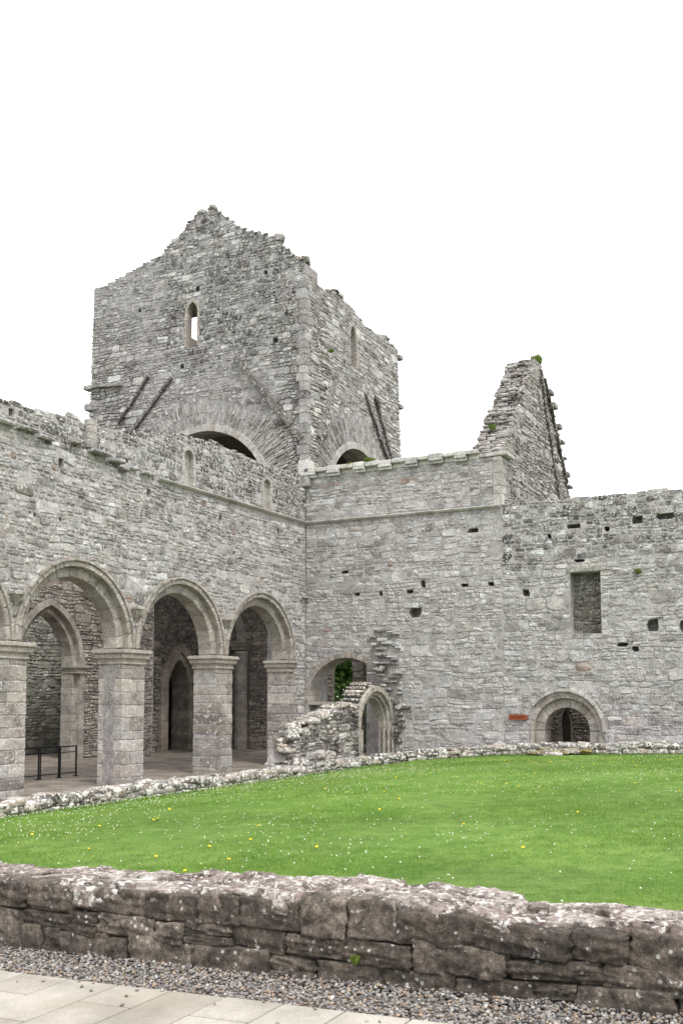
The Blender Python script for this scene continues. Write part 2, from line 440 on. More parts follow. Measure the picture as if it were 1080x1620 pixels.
def ring(parent, fm, cu, cv, r0, r1, a0, a1, n, df, db, pal, seed, gap=.010, name='voussoir', mat=None, jit=.2, grime=.3, bev=.012, rough=.004, r1j=0, dj=.006, tilt=.0):
    rng = random.Random(seed); cuts = [0] + [(i + rng.uniform(-jit, jit)) / n for i in range(1, n)] + [1]
    for i in range(n):
        b0 = a0 + (a1 - a0) * cuts[i]; b1 = a0 + (a1 - a0) * cuts[i + 1]
        g0 = gap / (2 * r0); g1 = gap / (2 * r1); ro = r1 + rng.uniform(-r1j, r1j)
        m = max(1, int(abs(b1 - b0) / .1))
        s_ = 1 if b1 > b0 else -1
        poly = arc(cu, cv, ro, b0 + s_ * g1, b1 - s_ * g1, m) + arc(cu, cv, r0, b1 - s_ * g0, b0 + s_ * g0, m)
        if area(poly) < 0: poly = poly[::-1]
        if not inview(fm(poly[0][0], poly[0][1], 0)): continue
        V, Fc = prism(poly, fm, df + rng.uniform(-dj, dj), db, bev, bev, rough, rng, tilt, fan=False)
        obj(name, V, Fc, mat or M['ashlar'], parent, pick(rng, pal), min(1, max(0, grime + rng.gauss(0, .1))))

def loft(name, rings, mat, parent, tint=None, grime=.3, smooth=False):
    """closed solid through a list of equal-length rings of points"""
    n = len(rings[0]); V = [p for r in rings for p in r]; Fc = []
    for k in range(len(rings) - 1):
        for i in range(n): Fc.append((k * n + i, k * n + (i + 1) % n, (k + 1) * n + (i + 1) % n, (k + 1) * n + i))
    Fc.append(tuple(range(n - 1, -1, -1))); Fc.append(tuple(range((len(rings) - 1) * n, len(rings) * n)))
    return obj(name, V, Fc, mat, parent, tint, grime, smooth)
def rrect(x0, x1, y0, y1, z, o=0., c=.0):
    x0 -= o; x1 += o; y0 -= o; y1 += o
    if c <= 0: return [(x0, y0, z), (x1, y0, z), (x1, y1, z), (x0, y1, z)]
    return [(x0 + c, y0, z), (x1 - c, y0, z), (x1, y0 + c, z), (x1, y1 - c, z), (x1 - c, y1, z), (x0 + c, y1, z), (x0, y1 - c, z), (x0, y0 + c, z)]
def box(name, x0, x1, y0, y1, z0, z1, mat, parent=None, tint=None, grime=.3, bev=.01):
    b = min(bev, .3 * abs(x1 - x0), .3 * abs(y1 - y0), .3 * abs(z1 - z0))
    return loft(name, [rrect(x0, x1, y0, y1, z0, -b), rrect(x0, x1, y0, y1, z0 + b), rrect(x0, x1, y0, y1, z1 - b), rrect(x0, x1, y0, y1, z1, -b)], mat, parent, tint, grime)
def bar(name, fm, p0, p1, wd, df, db, mat, parent, tint, grime=.4, rng=random, joint=.8):
    """projecting strip of stones along a line in the wall plane"""
    L = math.hypot(p1[0] - p0[0], p1[1] - p0[1]); n = max(1, int(L / joint)); dx, dy = (p1[0] - p0[0]) / L, (p1[1] - p0[1]) / L
    for i in range(n):
        a = L * i / n + .006; b = L * (i + 1) / n - .006
        if i and rng.random() < .12: b -= .1
        hw = wd * .5 * rng.uniform(.85, 1.1); sh = rng.uniform(-.015, .015)
        poly = [(p0[0] + dx * t - dy * (s_ * hw + sh), p0[1] + dy * t + dx * (s_ * hw + sh)) for t, s_ in ((a, -1), (b, -1), (b, 1), (a, 1))]
        if area(poly) < 0: poly = poly[::-1]
        V, Fc = prism(poly, fm, df * rng.uniform(.8, 1.1), db, .02, .02, .01, rng, .04)
        k = rng.uniform(.8, 1.2); obj(name, V, Fc, M['rubble'], parent, tuple(c * k for c in tint), grime)

# rough boulder-like block
def rock(rng, n=4, e=.45, amp=.12, freq=1.6):
    off = Vector((rng.uniform(-50, 50), rng.uniform(-50, 50), rng.uniform(-50, 50)))
    idx = {}; V = []; Fc = []
    def vid(i, j, k):
        if (i, j, k) in idx: return idx[(i, j, k)]
        p = Vector((2 * i / n - 1, 2 * j / n - 1, 2 * k / n - 1))
        q = p.normalized() * (1.0 / max(abs(p.normalized().x), abs(p.normalized().y), abs(p.normalized().z)))
        s_ = p.normalized() * 1.22
        r = q * (1 - e) + s_ * e
        d = mn.noise(r * freq + off) * amp + mn.noise(r * freq * 2.7 + off) * amp * .45 + (mn.noise(r * freq * 6.1 + off) * amp * .2 if n > 5 else 0)
        r = r + r.normalized() * d * 1.4
        idx[(i, j, k)] = len(V); V.append(r); return idx[(i, j, k)]
    for a in range(n):
        for b in range(n):
            Fc.append((vid(a, b, 0), vid(a, b + 1, 0), vid(a + 1, b + 1, 0), vid(a + 1, b, 0)))
            Fc.append((vid(a, b, n), vid(a + 1, b, n), vid(a + 1, b + 1, n), vid(a, b + 1, n)))
            Fc.append((vid(a, 0, b), vid(a + 1, 0, b), vid(a + 1, 0, b + 1), vid(a, 0, b + 1)))
            Fc.append((vid(a, n, b), vid(a, n, b + 1), vid(a + 1, n, b + 1), vid(a + 1, n, b)))
            Fc.append((vid(0, a, b), vid(0, a, b + 1), vid(0, a + 1, b + 1), vid(0, a + 1, b)))
            Fc.append((vid(n, a, b), vid(n, a + 1, b), vid(n, a + 1, b + 1), vid(n, a, b + 1)))
    return V, Fc
_rk = random.Random(5)
def rockmesh(name, mat, n, e, amp, freq=1.6, smooth=True):
    V, Fc = rock(_rk, n, e, amp, freq); me = bpy.data.meshes.new(name); me.from_pydata([tuple(v) for v in V], [], Fc); me.materials.append(mat)
    if smooth: me.shade_smooth()
    return me
def place(name, me, loc, scale, rot, parent=None):
    o = bpy.data.objects.new(name, me); COL.objects.link(o)
    pw = parent_world(parent) if parent is not None else Vector((0, 0, 0))
    o.location = Vector(loc) - pw; o.scale = scale; o.rotation_euler = rot
    if parent is not None: o.parent = parent
    return o

# palettes: (weight, linear colour, spread)
GREY = [(6, (.345, .332, .316), .15), (2, (.43, .42, .408), .10), (1.2, (.275, .255, .237), .14), (.06, (.25, .19, .155), .15)]
PALE = [(6, (.378, .365, .349), .10), (2.5, (.44, .43, .42), .08), (1.5, (.31, .292, .273), .12), (.06, (.26, .195, .16), .12)]
DARKW = [(4, (.255, .242, .230), .23), (3, (.33, .318, .308), .18), (1.8, (.53, .522, .51), .12), (1.2, (.14, .13, .125), .2)]
TOWL = [(5, (.315, .302, .288), .14), (2, (.37, .358, .347), .12), (1, (.24, .224, .214), .15), (.4, (.48, .47, .46), .1)]
ASH = [(5, (.315, .285, .25), .07), (2, (.29, .262, .23), .07), (1, (.345, .318, .285), .06)]
ASHP = [(5, (.39, .372, .34), .07), (2, (.35, .33, .30), .07)]
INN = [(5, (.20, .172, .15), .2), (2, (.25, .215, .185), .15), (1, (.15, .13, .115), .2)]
GRN = [(5, (.29, .295, .24), .15), (2, (.35, .35, .29), .12), (.9, (.48, .48, .42), .1)]

def sm(a, b, x):
    t = min(1, max(0, (x - a) / (b - a))); return t * t * (3 - 2 * t)
def lin(pts):
    def f(u):
        if u <= pts[0][0]: return pts[0][1]
        for (a, b), (c, d) in zip(pts, pts[1:]):
            if u <= c: return b + (d - b) * (u - a) / (c - a)
        return pts[-1][1]
    return f
fS = lambda Y: (lambda u, v, d: (u, Y - d, v))           # wall looking south (-y): u = x
fW = lambda X: (lambda u, v, d: (X - d, -u, v))          # wall looking west (-x): u = -y

# ================================================================== GROUND
ZL = lin([(-45, .05), (-20, .03), (-15, -.1), (-11, -.2), (-9, -.30), (-6.6, -.48), (-5, -.74), (-4, -.87), (-2, -.95), (0, -1.0)])
def zlawn(x, y): return ZL(y) + .03 * mn.noise((x * .25, y * .25, 3)) + .012 * mn.noise((x * 1.3, y * 1.3, 8))
def sheet(name, x0, x1, y0, y1, nx, ny, zf, mat, kind='structure'):
    V = [(x0 + (x1 - x0) * i / nx, y0 + (y1 - y0) * j / ny) for j in range(ny + 1) for i in range(nx + 1)]
    me = bpy.data.meshes.new(name); me.from_pydata([(a, b, zf(a, b)) for a, b in V], [], [(j * (nx + 1) + i, j * (nx + 1) + i + 1, (j + 1) * (nx + 1) + i + 1, (j + 1) * (nx + 1) + i) for j in range(ny) for i in range(nx)])
    o = link(name, me, mat, smooth=True); o['kind'] = kind; return o
sheet('ground', -600, 600, -600, 600, 2, 2, lambda x, y: -1.75, M['ground'])
sheet('lawn', -30.0, -.02, -34, -.05, 120, 130, zlawn, M['lawn'])
sheet('cloister_walk', -2.5, -.05, -32, -5.6, 4, 40, lambda x, y: zlawn(x, y) + .05, M['walk'])
sheet('arcade_walk', -30, -.05, -4.45, -.06, 60, 8, lambda x, y: zlawn(x, y) + .04, M['walk'])
sheet('nave_floor', -32, 14, -.06, 16, 30, 10, lambda x, y: -1.0 + .02 * mn.noise((x * .6, y * .6, 1)), M['dirt'])
sheet('transept_floor', .02, 14, -9, -.06, 10, 8, lambda x, y: -.9, M['dirt'])

# ================================================================== NAVE ARCADE WALL (plane y = 0)
nw = empty('nave_wall', (-8, .5, -1), 'long ruined grey rubble wall with a row of round arches at the left', 'wall')
SP = 5.06; RI = 1.98; CZ = 3.2; PIERL = [-16.62, -11.54, -6.5]; PW = 1.1
ARCX = [-18.60, -13.54, -8.46, -3.40]
topN = lin([(-30, 9.3), (-16.7, 9.62), (-15.3, 9.70), (-14.2, 9.78), (-14.1, 9.95), (-13.55, 9.98), (-13.45, 9.60), (-13.36, 9.85), (-12.8, 9.85), (-11.8, 10.0), (-10.7, 10.2), (-9.6, 10.35), (-8.5, 10.62), (-6.7, 10.78), (-3.8, 10.74), (-1.5, 10.82), (.6, 10.85)])
TN = .95
outl = [(-28, -1.3), (0, -1.3)] + [(u / 4., topN(u / 4.) - .05) for u in range(0, -113, -1)]
nv_holes_px = []
NSM = [(-13.82 - .55, 8.36, .22, .34), (-10.35, 8.24, .24, .30), (-6.25, 8.1, .22, .26), (-2.2, 8.22, .2, .28), (-.55, 8.05, .2, .18), (-15.35, 6.7, .12, .14), (-14.35, 6.75, .12, .14), (-16.3, 9.35, .2, .24), (-5.35, 6.95, .16, .18), (-11.45, 9.05, .12, .14), (-9.95, 9.12, .12, .12), (-12.4, 6.2, .1, .1), (-1.9, 7.4, .15, .2)]
nsm = [ragged(a - b / 2, a + b / 2, c - d / 2, c + d / 2) for a, c, b, d in NSM]
nlanc = [round_arch(-8.22, 9.86, .32, 8.90, 8), round_arch(-3.08, 9.86, .32, 8.96, 8)]
archcore = [round_arch(a, CZ, RI + .30, -1.2, 24) for a in ARCX]
# opening loops run below the outline bottom, so the core is cut as columns
def comb(front, back, rr, name):
    o = [(-28, -1.3)]
    for a in ARCX:
        o += [(a - rr, -1.3)] + arc(a, CZ, rr, math.pi, 0, 26) + [(a + rr, -1.3)]
    o += [(0, -1.3)] + [(u / 4., topN(u / 4.) - .05) for u in range(0, -113, -1)]
    return o
panel('wall_core', comb(0, 0, RI + .34, 'c'), nsm + nlanc, fS(0), -.018, -.32, M['mortar'], nw)
panel('wall_core', comb(0, 0, RI + .02, 'c'), [], fS(0), -.321, -.72, M['mortar_dark'], nw)
panel('wall_core', comb(0, 0, RI + .34, 'c'), [], fS(0), -.721, -TN, M['mortar_dark'], nw)
bag = Bag()
gN = lambda u, v: (.36 + .6 * sm(8.5, 9.2, v) + .25 * mn.noise((u * .5, v * .6, 2)) - .15 * sm(-6, -1, u) * (1 - sm(8.3, 8.8, v)))
palN = lambda u, v: DARKW if (v > 8.75 and mn.noise((u * .6, v * .8, 7)) > -.45) else GREY
hN = [H(round_arch(a, CZ, RI + .54, -1.3, 28)) for a in ARCX] + [H(h) for h in nsm] + [H(round_arch(-8.22, 9.86, .36, 8.92, 10)), H(round_arch(-3.08, 9.86, .36, 8.98, 10)), H(rect(-10.1, .1, 8.66, 8.84)), H(rect(-13.4, -13.02, 9.05, 9.95))]
for p in PIERL: hN.append(H(rect(p - .14, p + PW + .14, -1.3, 3.25)))
masonry(bag, fS(0), -24, -.02, -1.2, topN, hN, (.27, .46), (.45, 1.35), .034, (-.012, .02), palN, 11, gN, rough=.014, tilt=.07)
bag.flush('stone', 'small_stones', M['rubble'], nw)
# two orders of voussoirs on every arch
for i, a in enumerate(ARCX):
    ring(nw, fS(0), a, CZ, RI + .465, RI + .545, 0, math.pi, 15, .075, -.2, ASH, 90 + i, gap=.005, grime=.3, bev=.02, name='hood_stone')
    ring(nw, fS(0), a, CZ, RI + .30, RI + .47, 0, math.pi, 17, .02, -.33, ASH, 100 + i, gap=.005, grime=.25, bev=.03, rough=.006)
    ring(nw, fS(0), a, CZ, RI, RI + .33, 0, math.pi, 15, -.20, -.74, ASH, 120 + i, gap=.005, grime=.3, bev=.03, rough=.006)
    ring(nw, fS(0), a, CZ, RI + .34, RI + .5, 0, math.pi, 15, -.70, -TN - .03, ASH, 140 + i, gap=.008, grime=.35)
def capital(parent, x0, x1, y0, y1, zt, h=.46, ov=.13, tint=(.33, .30, .26)):
    c = .02
    loft('capital', [rrect(x0, x1, y0, y1, zt - h, .0), rrect(x0, x1, y0, y1, zt - h + .02, .035), rrect(x0, x1, y0, y1, zt - h + .055, .035), rrect(x0, x1, y0, y1, zt - h + .075, .01),
        rrect(x0, x1, y0, y1, zt - h + .14, .02), rrect(x0, x1, y0, y1, zt - h + .2, ov * .75), rrect(x0, x1, y0, y1, zt - .15, ov * .85)], M['ashlar'], parent, tint, .35)
    loft('abacus', [rrect(x0, x1, y0, y1, zt - .148, ov * .7), rrect(x0, x1, y0, y1, zt - .10, ov + .03), rrect(x0, x1, y0, y1, zt - .015, ov + .03), rrect(x0, x1, y0, y1, zt, ov)], M['ashlar'], parent, tuple(k * 1.06 for k in tint), .3)
prng = random.Random(77)
def pier(x0, x1, y0, y1, zb, zt, respond=False):
    p = box('pier', x0 + .02, x1 - .02, y0 + .02, y1 - .02, zb, zt - .4, M['mortar'], nw, bev=.001)
    z = zb
    while z < zt - .5:
        h = min(prng.uniform(.26, .46), zt - .46 - z)
        if h < .06: break
        cut = sorted([prng.uniform(.28, .72)]) if prng.random() < .75 else []
        us = [0] + cut + [1]
        for a, b in zip(us, us[1:]):
            j = .006; poly = [(x0 + (x1 - x0) * a + j, z + j), (x0 + (x1 - x0) * b - j, z + j), (x0 + (x1 - x0) * b - j, z + h - j), (x0 + (x1 - x0) * a + j, z + h - j)]
            poly = quad_outline(poly, .006, prng, .16)
            V, Fc = prism(poly, fS(y0), prng.uniform(-.008, .010), -(y1 - y0) + prng.uniform(0, .012), .016, .018, .008, prng, .012)
            obj('stone', V, Fc, M['ashlar'], p, pick(prng, [(4, (.315, .288, .255), .12), (2, (.37, .35, .32), .1), (1, (.27, .242, .212), .1)]), prng.uniform(.1, .9))
        z += h
    return p
for x in PIERL:
    p = pier(x, x + PW, 0, TN, -1.2, CZ - .04); capital(p, x, x + PW, 0, TN, CZ - .04)
p = pier(-1.42, -.72, -.004, TN, -1.2, CZ - .04); capital(p, -1.42, -1.0, 0, TN, CZ - .04, ov=.11)
# corbels in the spandrels
for x in [q + PW / 2 for q in PIERL] :
    loft('corbel', [rrect(x - .05, x + .05, -.06, .1, 4.15, 0), rrect(x - .13, x + .13, -.16, .1, 4.36, 0), rrect(x - .16, x + .16, -.2, .1, 4.42, 0)], M['ashlar'], nw, (.31, .28, .24), .35)
    box('corbel', x - .19, x + .19, -.24, .1, 4.43, 4.52, M['ashlar'], nw, (.36, .335, .29), .3)
box('corbel', -.45, -.02, -.16, .1, 5.75, 5.83, M['ashlar'], nw, (.33, .3, .26), .35)
# string course
srng = random.Random(9)
x = -9.95
while x < -.1:
    L_ = min(srng.uniform(.6, 1.1), -.02 - x)
    z = 8.74 + .01 * (x + 10)
    me = [[(xx, -.0, z - .02), (xx, -.10, z + .03), (xx, -.13, z + .07), (xx, -.12, z + .10), (xx, .05, z + .14), (xx, .1, z - .02)] for xx in (x + .005, x + L_ - .005)]
    loft('string_stone', me, M['ashlar'], nw, pick(srng, ASHP), .4); x += L_
# broken string and projecting slabs further left
for (a, z, l, d) in ((-10.6, 8.82, .55, .2), (-11.25, 8.86, .5, .12), (-12.1, 8.9, .6, .22), (-12.9, 8.98, .9, .26), (-13.9, 9.06, .4, .16), (-15.1, 8.92, .6, .18), (-15.8, 9.0, .7, .2), (-16.6, 9.0, .7, .16), (-11.7, 8.72, .35, .2)):
    V, Fc = prism([(a - l / 2, z - .05), (a + l / 2, z - .04), (a + l / 2 - .04, z + .05), (a - l / 2 + .03, z + .06)], fS(0), d, -.1, .03, .04, .01, srng, .1); obj('stone', V, Fc, M['rubble'], nw, pick(srng, GREY), .6)
# rounded shaft and niche windows of the clerestory
for z0, z1 in ((9.05, 9.3), (9.31, 9.5), (9.51, 9.72), (9.73, 9.9)):
    loft('shaft', [[(-13.2 + .19 * math.cos(t * math.pi / 8), -.02 + .19 * math.sin(-t * math.pi / 8) , zz) for t in range(16)] for zz in (z0, z1)], M['ashlar'], nw, pick(srng, ASHP), .5)
for cu, z0 in ((-8.22, 8.92), (-3.08, 8.98)):
    V, Fc = prism(round_arch(cu, 9.86, .25, z0, 8), fS(0), -.16, -.3, .01, .01, .004, srng, 0, False); obj('niche_back', V, Fc, M['ashlar'], nw, (.36, .34, .31), .45)
    ring(nw, fS(0), cu, 9.86, .26, .38, 0, math.pi, 7, .02, -.3, ASHP, int(cu * 10) + 500, gap=.008)
    for s_ in (-1, 1):
        for k in range(3):
            a0 = cu + s_ * .26; a1 = cu + s_ * .38; zz0 = z0 + (9.86 - z0) * k / 3 + .005; zz1 = z0 + (9.86 - z0) * (k + 1) / 3 - .005
            V, Fc = prism(rect(min(a0, a1), max(a0, a1), zz0, zz1), fS(0), .02, -.3, .01, .01, .003, srng); obj('jamb_stone', V, Fc, M['ashlar'], nw, pick(srng, ASHP), .35)

# ================================================================== TOWER
tw = empty('tower', (4.8, 5.8, -1), 'tall square ruined stone tower with a pointed gable behind the nave wall', 'tower')
TCX, TCY, TX, TY = 5.0, 5.9, 10.05, 11.85
def bat(p):
    s_ = 1 - .0036 * max(0, p[2] - 12); return (TCX + (p[0] - TCX) * s_, TCY + (p[1] - TCY) * s_, p[2])
tW = lambda u, v, d: bat((-d, -u, v)); tS = lambda u, v, d: bat((u, -d, v))
tN = lambda u, v, d: bat((u, TY + d, v)); tE = lambda u, v, d: bat((TX + d, -u, v))
_tw = [(11.75, 21.2), (11.3, 21.22), (10.7, 21.33), (10.18, 21.5), (9.6, 21.6), (8.8, 21.85), (7.7, 22.1), (7.4, 22.45), (6.9, 22.75), (6.45, 23.05), (5.9, 23.5), (5.6, 23.6), (5.4, 23.5), (5.1, 23.68), (4.8, 23.6), (4.3, 23.3), (3.9, 22.85), (3.4, 22.55), (3.0, 22.2), (2.5, 22.1), (1.5, 21.55), (1.05, 21.2), (.8, 20.8), (.65, 20.45), (.25, 20.35), (.0, 20.2)]
topTW = lin([(-y - .02, z) for y, z in _tw])
_ts = [(-.1, 19.75), (.9, 19.7), (1.5, 19.68), (2.35, 19.65), (3.0, 19.9), (3.7, 19.9), (4.7, 19.83), (5.4, 19.6), (6.1, 19.35), (7.1, 19.5), (8.0, 19.45), (8.3, 19.6), (9.3, 19.5), (10.1, 19.45)]
topTS = lin(_ts)
AW = (-5.25, 10.05, 3.35); AS = (5.1, 10.0, 3.1)
lanW = pointed(-5.93, 18.95, .35, .58, 17.34); lanS = pointed(4.72, 18.3, .36, .70, 16.91)
tsm = [ragged(-.0 + a - b, a + b, c - d, c + d) for a, c, b, d in ((-5.66, 20.0, .11, .13), (-9.0, 19.6, .1, .1), (-2.0, 20.05, .1, .12), (-1.5, 16.95, .14, .14), (-6.45, 16.55, .12, .12))]
o = [(-TY, -1.3)] + [(AW[0] - AW[2] - .06, -1.3)] + arc(AW[0], AW[1], AW[2] + .06, math.pi, 0, 28) + [(AW[0] + AW[2] + .06, -1.3), (0, -1.3)] + [(-TY * i / 70., topTW(-TY * i / 70.) - .1) for i in range(71)]
panel('wall_core', o, [lanW] + tsm, tW, -.018, -.45, M['mortar_dark'], tw)
panel('wall_core', o, [rect(-7.35, -5.6, 17.5, 19.25)], tW, -.451, -1.2, M['mortar_dark'], tw)
o = [(.0, -1.3)] + [(AS[0] - AS[2] - .06, -1.3)] + arc(AS[0], AS[1], AS[2] + .06, math.pi, 0, 28) + [(AS[0] + AS[2] + .06, -1.3), (TX, -1.3)] + [(TX - TX * i / 60., topTS(TX - TX * i / 60.) - .1) for i in range(61)]
panel('wall_core', o, [lanS], tS, -.018, -.6, M['mortar_dark'], tw)
panel('wall_core', o, [rect(4.2, 5.4, 16.9, 19.1)], tS, -.601, -1.2, M['mortar_dark'], tw)
panel('wall_core', [(.3, -1.3), (3.6, -1.3), (3.6, 2.2), (5.2, 2.2), (5.2, -1.3), (TX, -1.3), (TX, 20.6), (.3, 20.9)] if False else [(.3, -1.3), (TX, -1.3), (TX, 20.6), (.3, 20.9)], [pointed(5.98, 2.15, 1.0, 1.65, -1.1)], tN, 0, -1.1, M['mortar_brown'], tw)
panel('wall_core', [(-TY + .3, -1.3), (-.3, -1.3), (-.3, 19.3), (-TY + .3, 19.6)], [rect(-3.5, -2.35, -.6, 6), rect(-1.80, -.95, -.6, 6)], tE, -.7, -1.0, M['mortar_brown'], tw)
box('shade_slab', .6, TX - .6, .6, TY - .6, 13.75, 14.2, M['mortar_brown'], tw)  # slab added inside the tower to keep the crossing below dark
bag = Bag()
gTW = lambda u, v: .27 + .62 * sm(-9.5, -5.5, u) * sm(15.5, 18, v) + .25 * sm(-3.5, -1, u) + .3 * mn.noise((u * .45, v * .5, 4))
palT = lambda u, v: DARKW if (gTW(u, v) > .52 + .2 * mn.noise((u * 1.7, v * 1.9, 4))) else TOWL
proT = lambda u, v: (-.012, .022) if gTW(u, v) > .45 else (-.02, .008)
hT = [H(round_arch(AW[0], AW[1], 4.92, 5, 40)), H(pointed(-5.93, 18.95, .42, .66, 17.33)), H(rect(-.42, .1, 10, 19.4))] + [H(h) for h in tsm]
masonry(bag, tW, -TY, -.02, 10.2, topTW, hT, (.22, .38), (.3, .85), .036, proT, palT, 21, gTW, rough=.013, bev=.018, tilt=.07)
gTS = lambda u, v: .38 + .3 * mn.noise((u * .5, v * .5, 9)) + .12 * sm(16, 19, v)
palTS = [(5, (.34, .325, .30), .16), (2, (.43, .415, .39), .1), (1, (.25, .23, .21), .2), (.6, (.54, .53, .5), .08)]
hTS = [H(round_arch(AS[0], AS[1], 4.7, 5, 40)), H(pointed(4.72, 18.3, .42, .76, 16.9)), H(rect(-.1, .34, 10, 19.3))]
masonry(bag, tS, .02, TX, 10.5, topTS, hTS, (.22, .38), (.3, .85), .036, (-.012, .018), palTS, 22, gTS, rough=.013, bev=.018, tilt=.07)
bag.flush('stone', 'small_stones', M['rubble'], tw)
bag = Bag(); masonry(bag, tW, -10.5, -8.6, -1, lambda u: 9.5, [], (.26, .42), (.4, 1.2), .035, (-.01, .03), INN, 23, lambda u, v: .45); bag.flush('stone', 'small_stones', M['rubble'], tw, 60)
trng = random.Random(31)
# arch rings: smooth band, then thin radial stones
VO = [(5, (.31, .295, .27), .13), (2, (.37, .355, .33), .1), (1, (.26, .24, .215), .12)]
for fm, A, sd in ((tW, AW, 1), (tS, AS, 2)):
    k = A[2] / 3.35
    ring(tw, fm, A[0], A[1], A[2], A[2] + .32, .1, math.pi - .1, 30, .03, -.5, ASHP, 300 + sd, gap=.006, grime=.2)
    ring(tw, fm, A[0], A[1], A[2] + .33, A[2] + .84, .1, math.pi - .1, 105, -.005, -.2, VO, 310 + sd, gap=.03, jit=.42, r1j=.09, rough=.02, grime=.4, dj=.022, tilt=.12)
    ring(tw, fm, A[0], A[1], A[2] + .86, A[2] + 1.35, .1, math.pi - .1, 120, -.008, -.2, VO, 320 + sd, gap=.035, jit=.42, r1j=.14, rough=.02, grime=.4, dj=.024, tilt=.12)
    ring(tw, fm, A[0], A[1], A[2] + 1.42, A[2] + 1.68, .1, math.pi - .1, 110, -.014, -.2, VO, 330 + sd, gap=.05, jit=.45, r1j=.14, rough=.02, grime=.4, dj=.024, tilt=.12)
# lancet frames
for fm, cu, sp, hs, ri, bt in ((tW, -5.93, 18.95, .29, .5, 17.38), (tS, 4.72, 18.3, .30, .62, 16.95)):
    out = pointed(cu, sp, hs + .13, ri + .16, bt)[1:]; inn = pointed(cu, sp, hs, ri, bt)[1:]
    n = len(out)
    for i in list(range(1, n - 1)):
        poly = [inn[i], out[i], out[(i + 1) % n], inn[(i + 1) % n]]
        if abs(area(poly)) < 1e-4: continue
        if area(poly) < 0: poly = poly[::-1]
        V, Fc = prism(poly, fm, .01, -.4, .006, .006, .002, trng, 0, False); obj('frame_stone', V, Fc, M['ashlar'], tw, pick(trng, ASH), .4)
    for s_ in (-1, 1):
        z = bt
        while z < sp - .02:
            z1 = min(z + .42, sp); a0, a1 = cu + s_ * hs, cu + s_ * (hs + .13)
            V, Fc = prism(rect(min(a0, a1), max(a0, a1), z + .004, z1 - .004), fm, .01, -.4, .01, .01, .003, trng); obj('jamb_stone', V, Fc, M['ashlar'], tw, pick(trng, ASH), .4); z = z1
# corner quoins
z = 10.2; k = 0
while z < 19.35:
    h = trng.uniform(.28, .5); a, b = (.44, .3) if k % 2 else (.3, .42)
    h = min(h, 19.4 - z)
    pts = lambda zz, e: [bat((-.02 + e, -.02 + e, zz)), bat((b - e, -.02 + e, zz)), bat((b - e, .2, zz)), bat((.2, a - e, zz)), bat((-.02 + e, a - e, zz))]
    loft('quoin', [pts(z + .008, .012), pts(z + .02, 0), pts(z + h - .02, 0), pts(z + h - .008, .012)], M['ashlar'], tw, pick(trng, TOWL), trng.uniform(.3, .9)); z += h; k += 1
box('quoin', -.2, .35, -.2, .25, 10.72, 11.5, M['ashlar'], tw, (.5, .49, .46), .1)
box('quoin', -.26, .35, -.26, .25, 10.4, 10.71, M['ashlar'], tw, (.36, .345, .32), .3)
# roof creases and string stubs
for p0, p1, wd, t in (((-8.28, 16.35), (-9.95, 14.35), .11, (.13, .12, .112)), ((-6.95, 16.1), (-9.05, 13.95), .13, (.13, .12, .112)), ((-3.5, 16.5), (-.12, 12.4), .26, (.15, .138, .128)), ((-11.66, 16.3), (-9.75, 16.2), .15, (.26, .25, .23))):
    bar('crease_stone', tW, p0, p1, wd, .14, -.1, None, tw, t, .55, trng)
for p0, p1, wd, t in (((2.95, 16.3), (1.0, 12.75), .22, (.2, .187, .175)), ((5.75, 16.0), (8.5, 13.0), .16, (.16, .15, .14)), ((6.9, 16.2), (8.95, 13.1), .18, (.18, .165, .15))):
    bar('crease_stone', tS, p0, p1, wd, .14, -.1, None, tw, t, .55, trng)
for z in (18.9, 16.35): box('string_stone', TX - .3, TX + .12, -.02, .3, z, z + .2, M['rubble'], tw, (.3, .29, .27), .5)
box('string_stone', -.1, .3, TY - .3, TY + .12, 16.2, 16.4, M['rubble'], tw, (.3, .29, .27), .5)
box('string_stone', -.1, .3, TY - .3, TY + .05, 15.2, 15.5, M['rubble'], tw, (.3, .29, .27), .5)
me = [rockmesh('stone', M['lowstone'], 4, .6, .15) for _ in range(4)]
for (y, z) in ((5.72, 23.62), (5.1, 23.72), (.2, 20.32), (.55, 20.4), (1.5, 21.6)): place('stone', trng.choice(me), bat((.35, y, z)), (.35, trng.uniform(.18, .26), .12), (0, 0, trng.random()), tw)
for (x, z) in ((3.1, 19.95), (3.6, 19.95), (8.55, 19.62), (8.8, 19.6)): place('stone', trng.choice(me), bat((x, .3, z)), (trng.uniform(.2, .3), .3, .1), (0, 0, trng.random()), tw)
# crossing: blocked arch with pointed doorway seen through the second bay, shafts further in
ring(tw, tN, 0, 0, .1, .2, 0, .1, 1, 0, 0, ASH, 1, name='voussoir') if False else None

# ================================================================== TRANSEPT WALL (plane x = 0)
tr = empty('transept_wall', (.5, -4.2, -1), 'pale grey rubble wall with corbelled coping and a large arched opening in the corner', 'wall')
TOPT = 10.78; EA = (1.85, 1.55, 1.75)
SMT = [(.0 + a, c, b, d) for a, c, b, d in ((4.86, 4.98, .55, .42), (7.25, 8.05, .46, .2), (1.8, 6.75, .34, .15), (2.35, 5.82, .26, .15), (3.4, 5.8, .17, .22), (4.65, 5.82, .3, .17), (5.2, 6.1, .22, .34), (6.9, 5.95, .32, .14), (7.95, 5.95, .24, .18))]
tsm2 = [ragged(a - b / 2, a + b / 2, c - d / 2, c + d / 2) for a, c, b, d in SMT]
o = [(.0, -1.3), (EA[0] - EA[2], -1.3), (EA[0] - EA[2], EA[1] - .0)] + arc(EA[0], EA[1], EA[2], math.pi, 0, 24)[1:] + [(EA[0] + EA[2], -1.3), (8.4, -1.3), (8.4, TOPT), (0, TOPT)]
panel('wall_core', o, tsm2, fW(0), -.010, -.5, M['mortar'], tr)
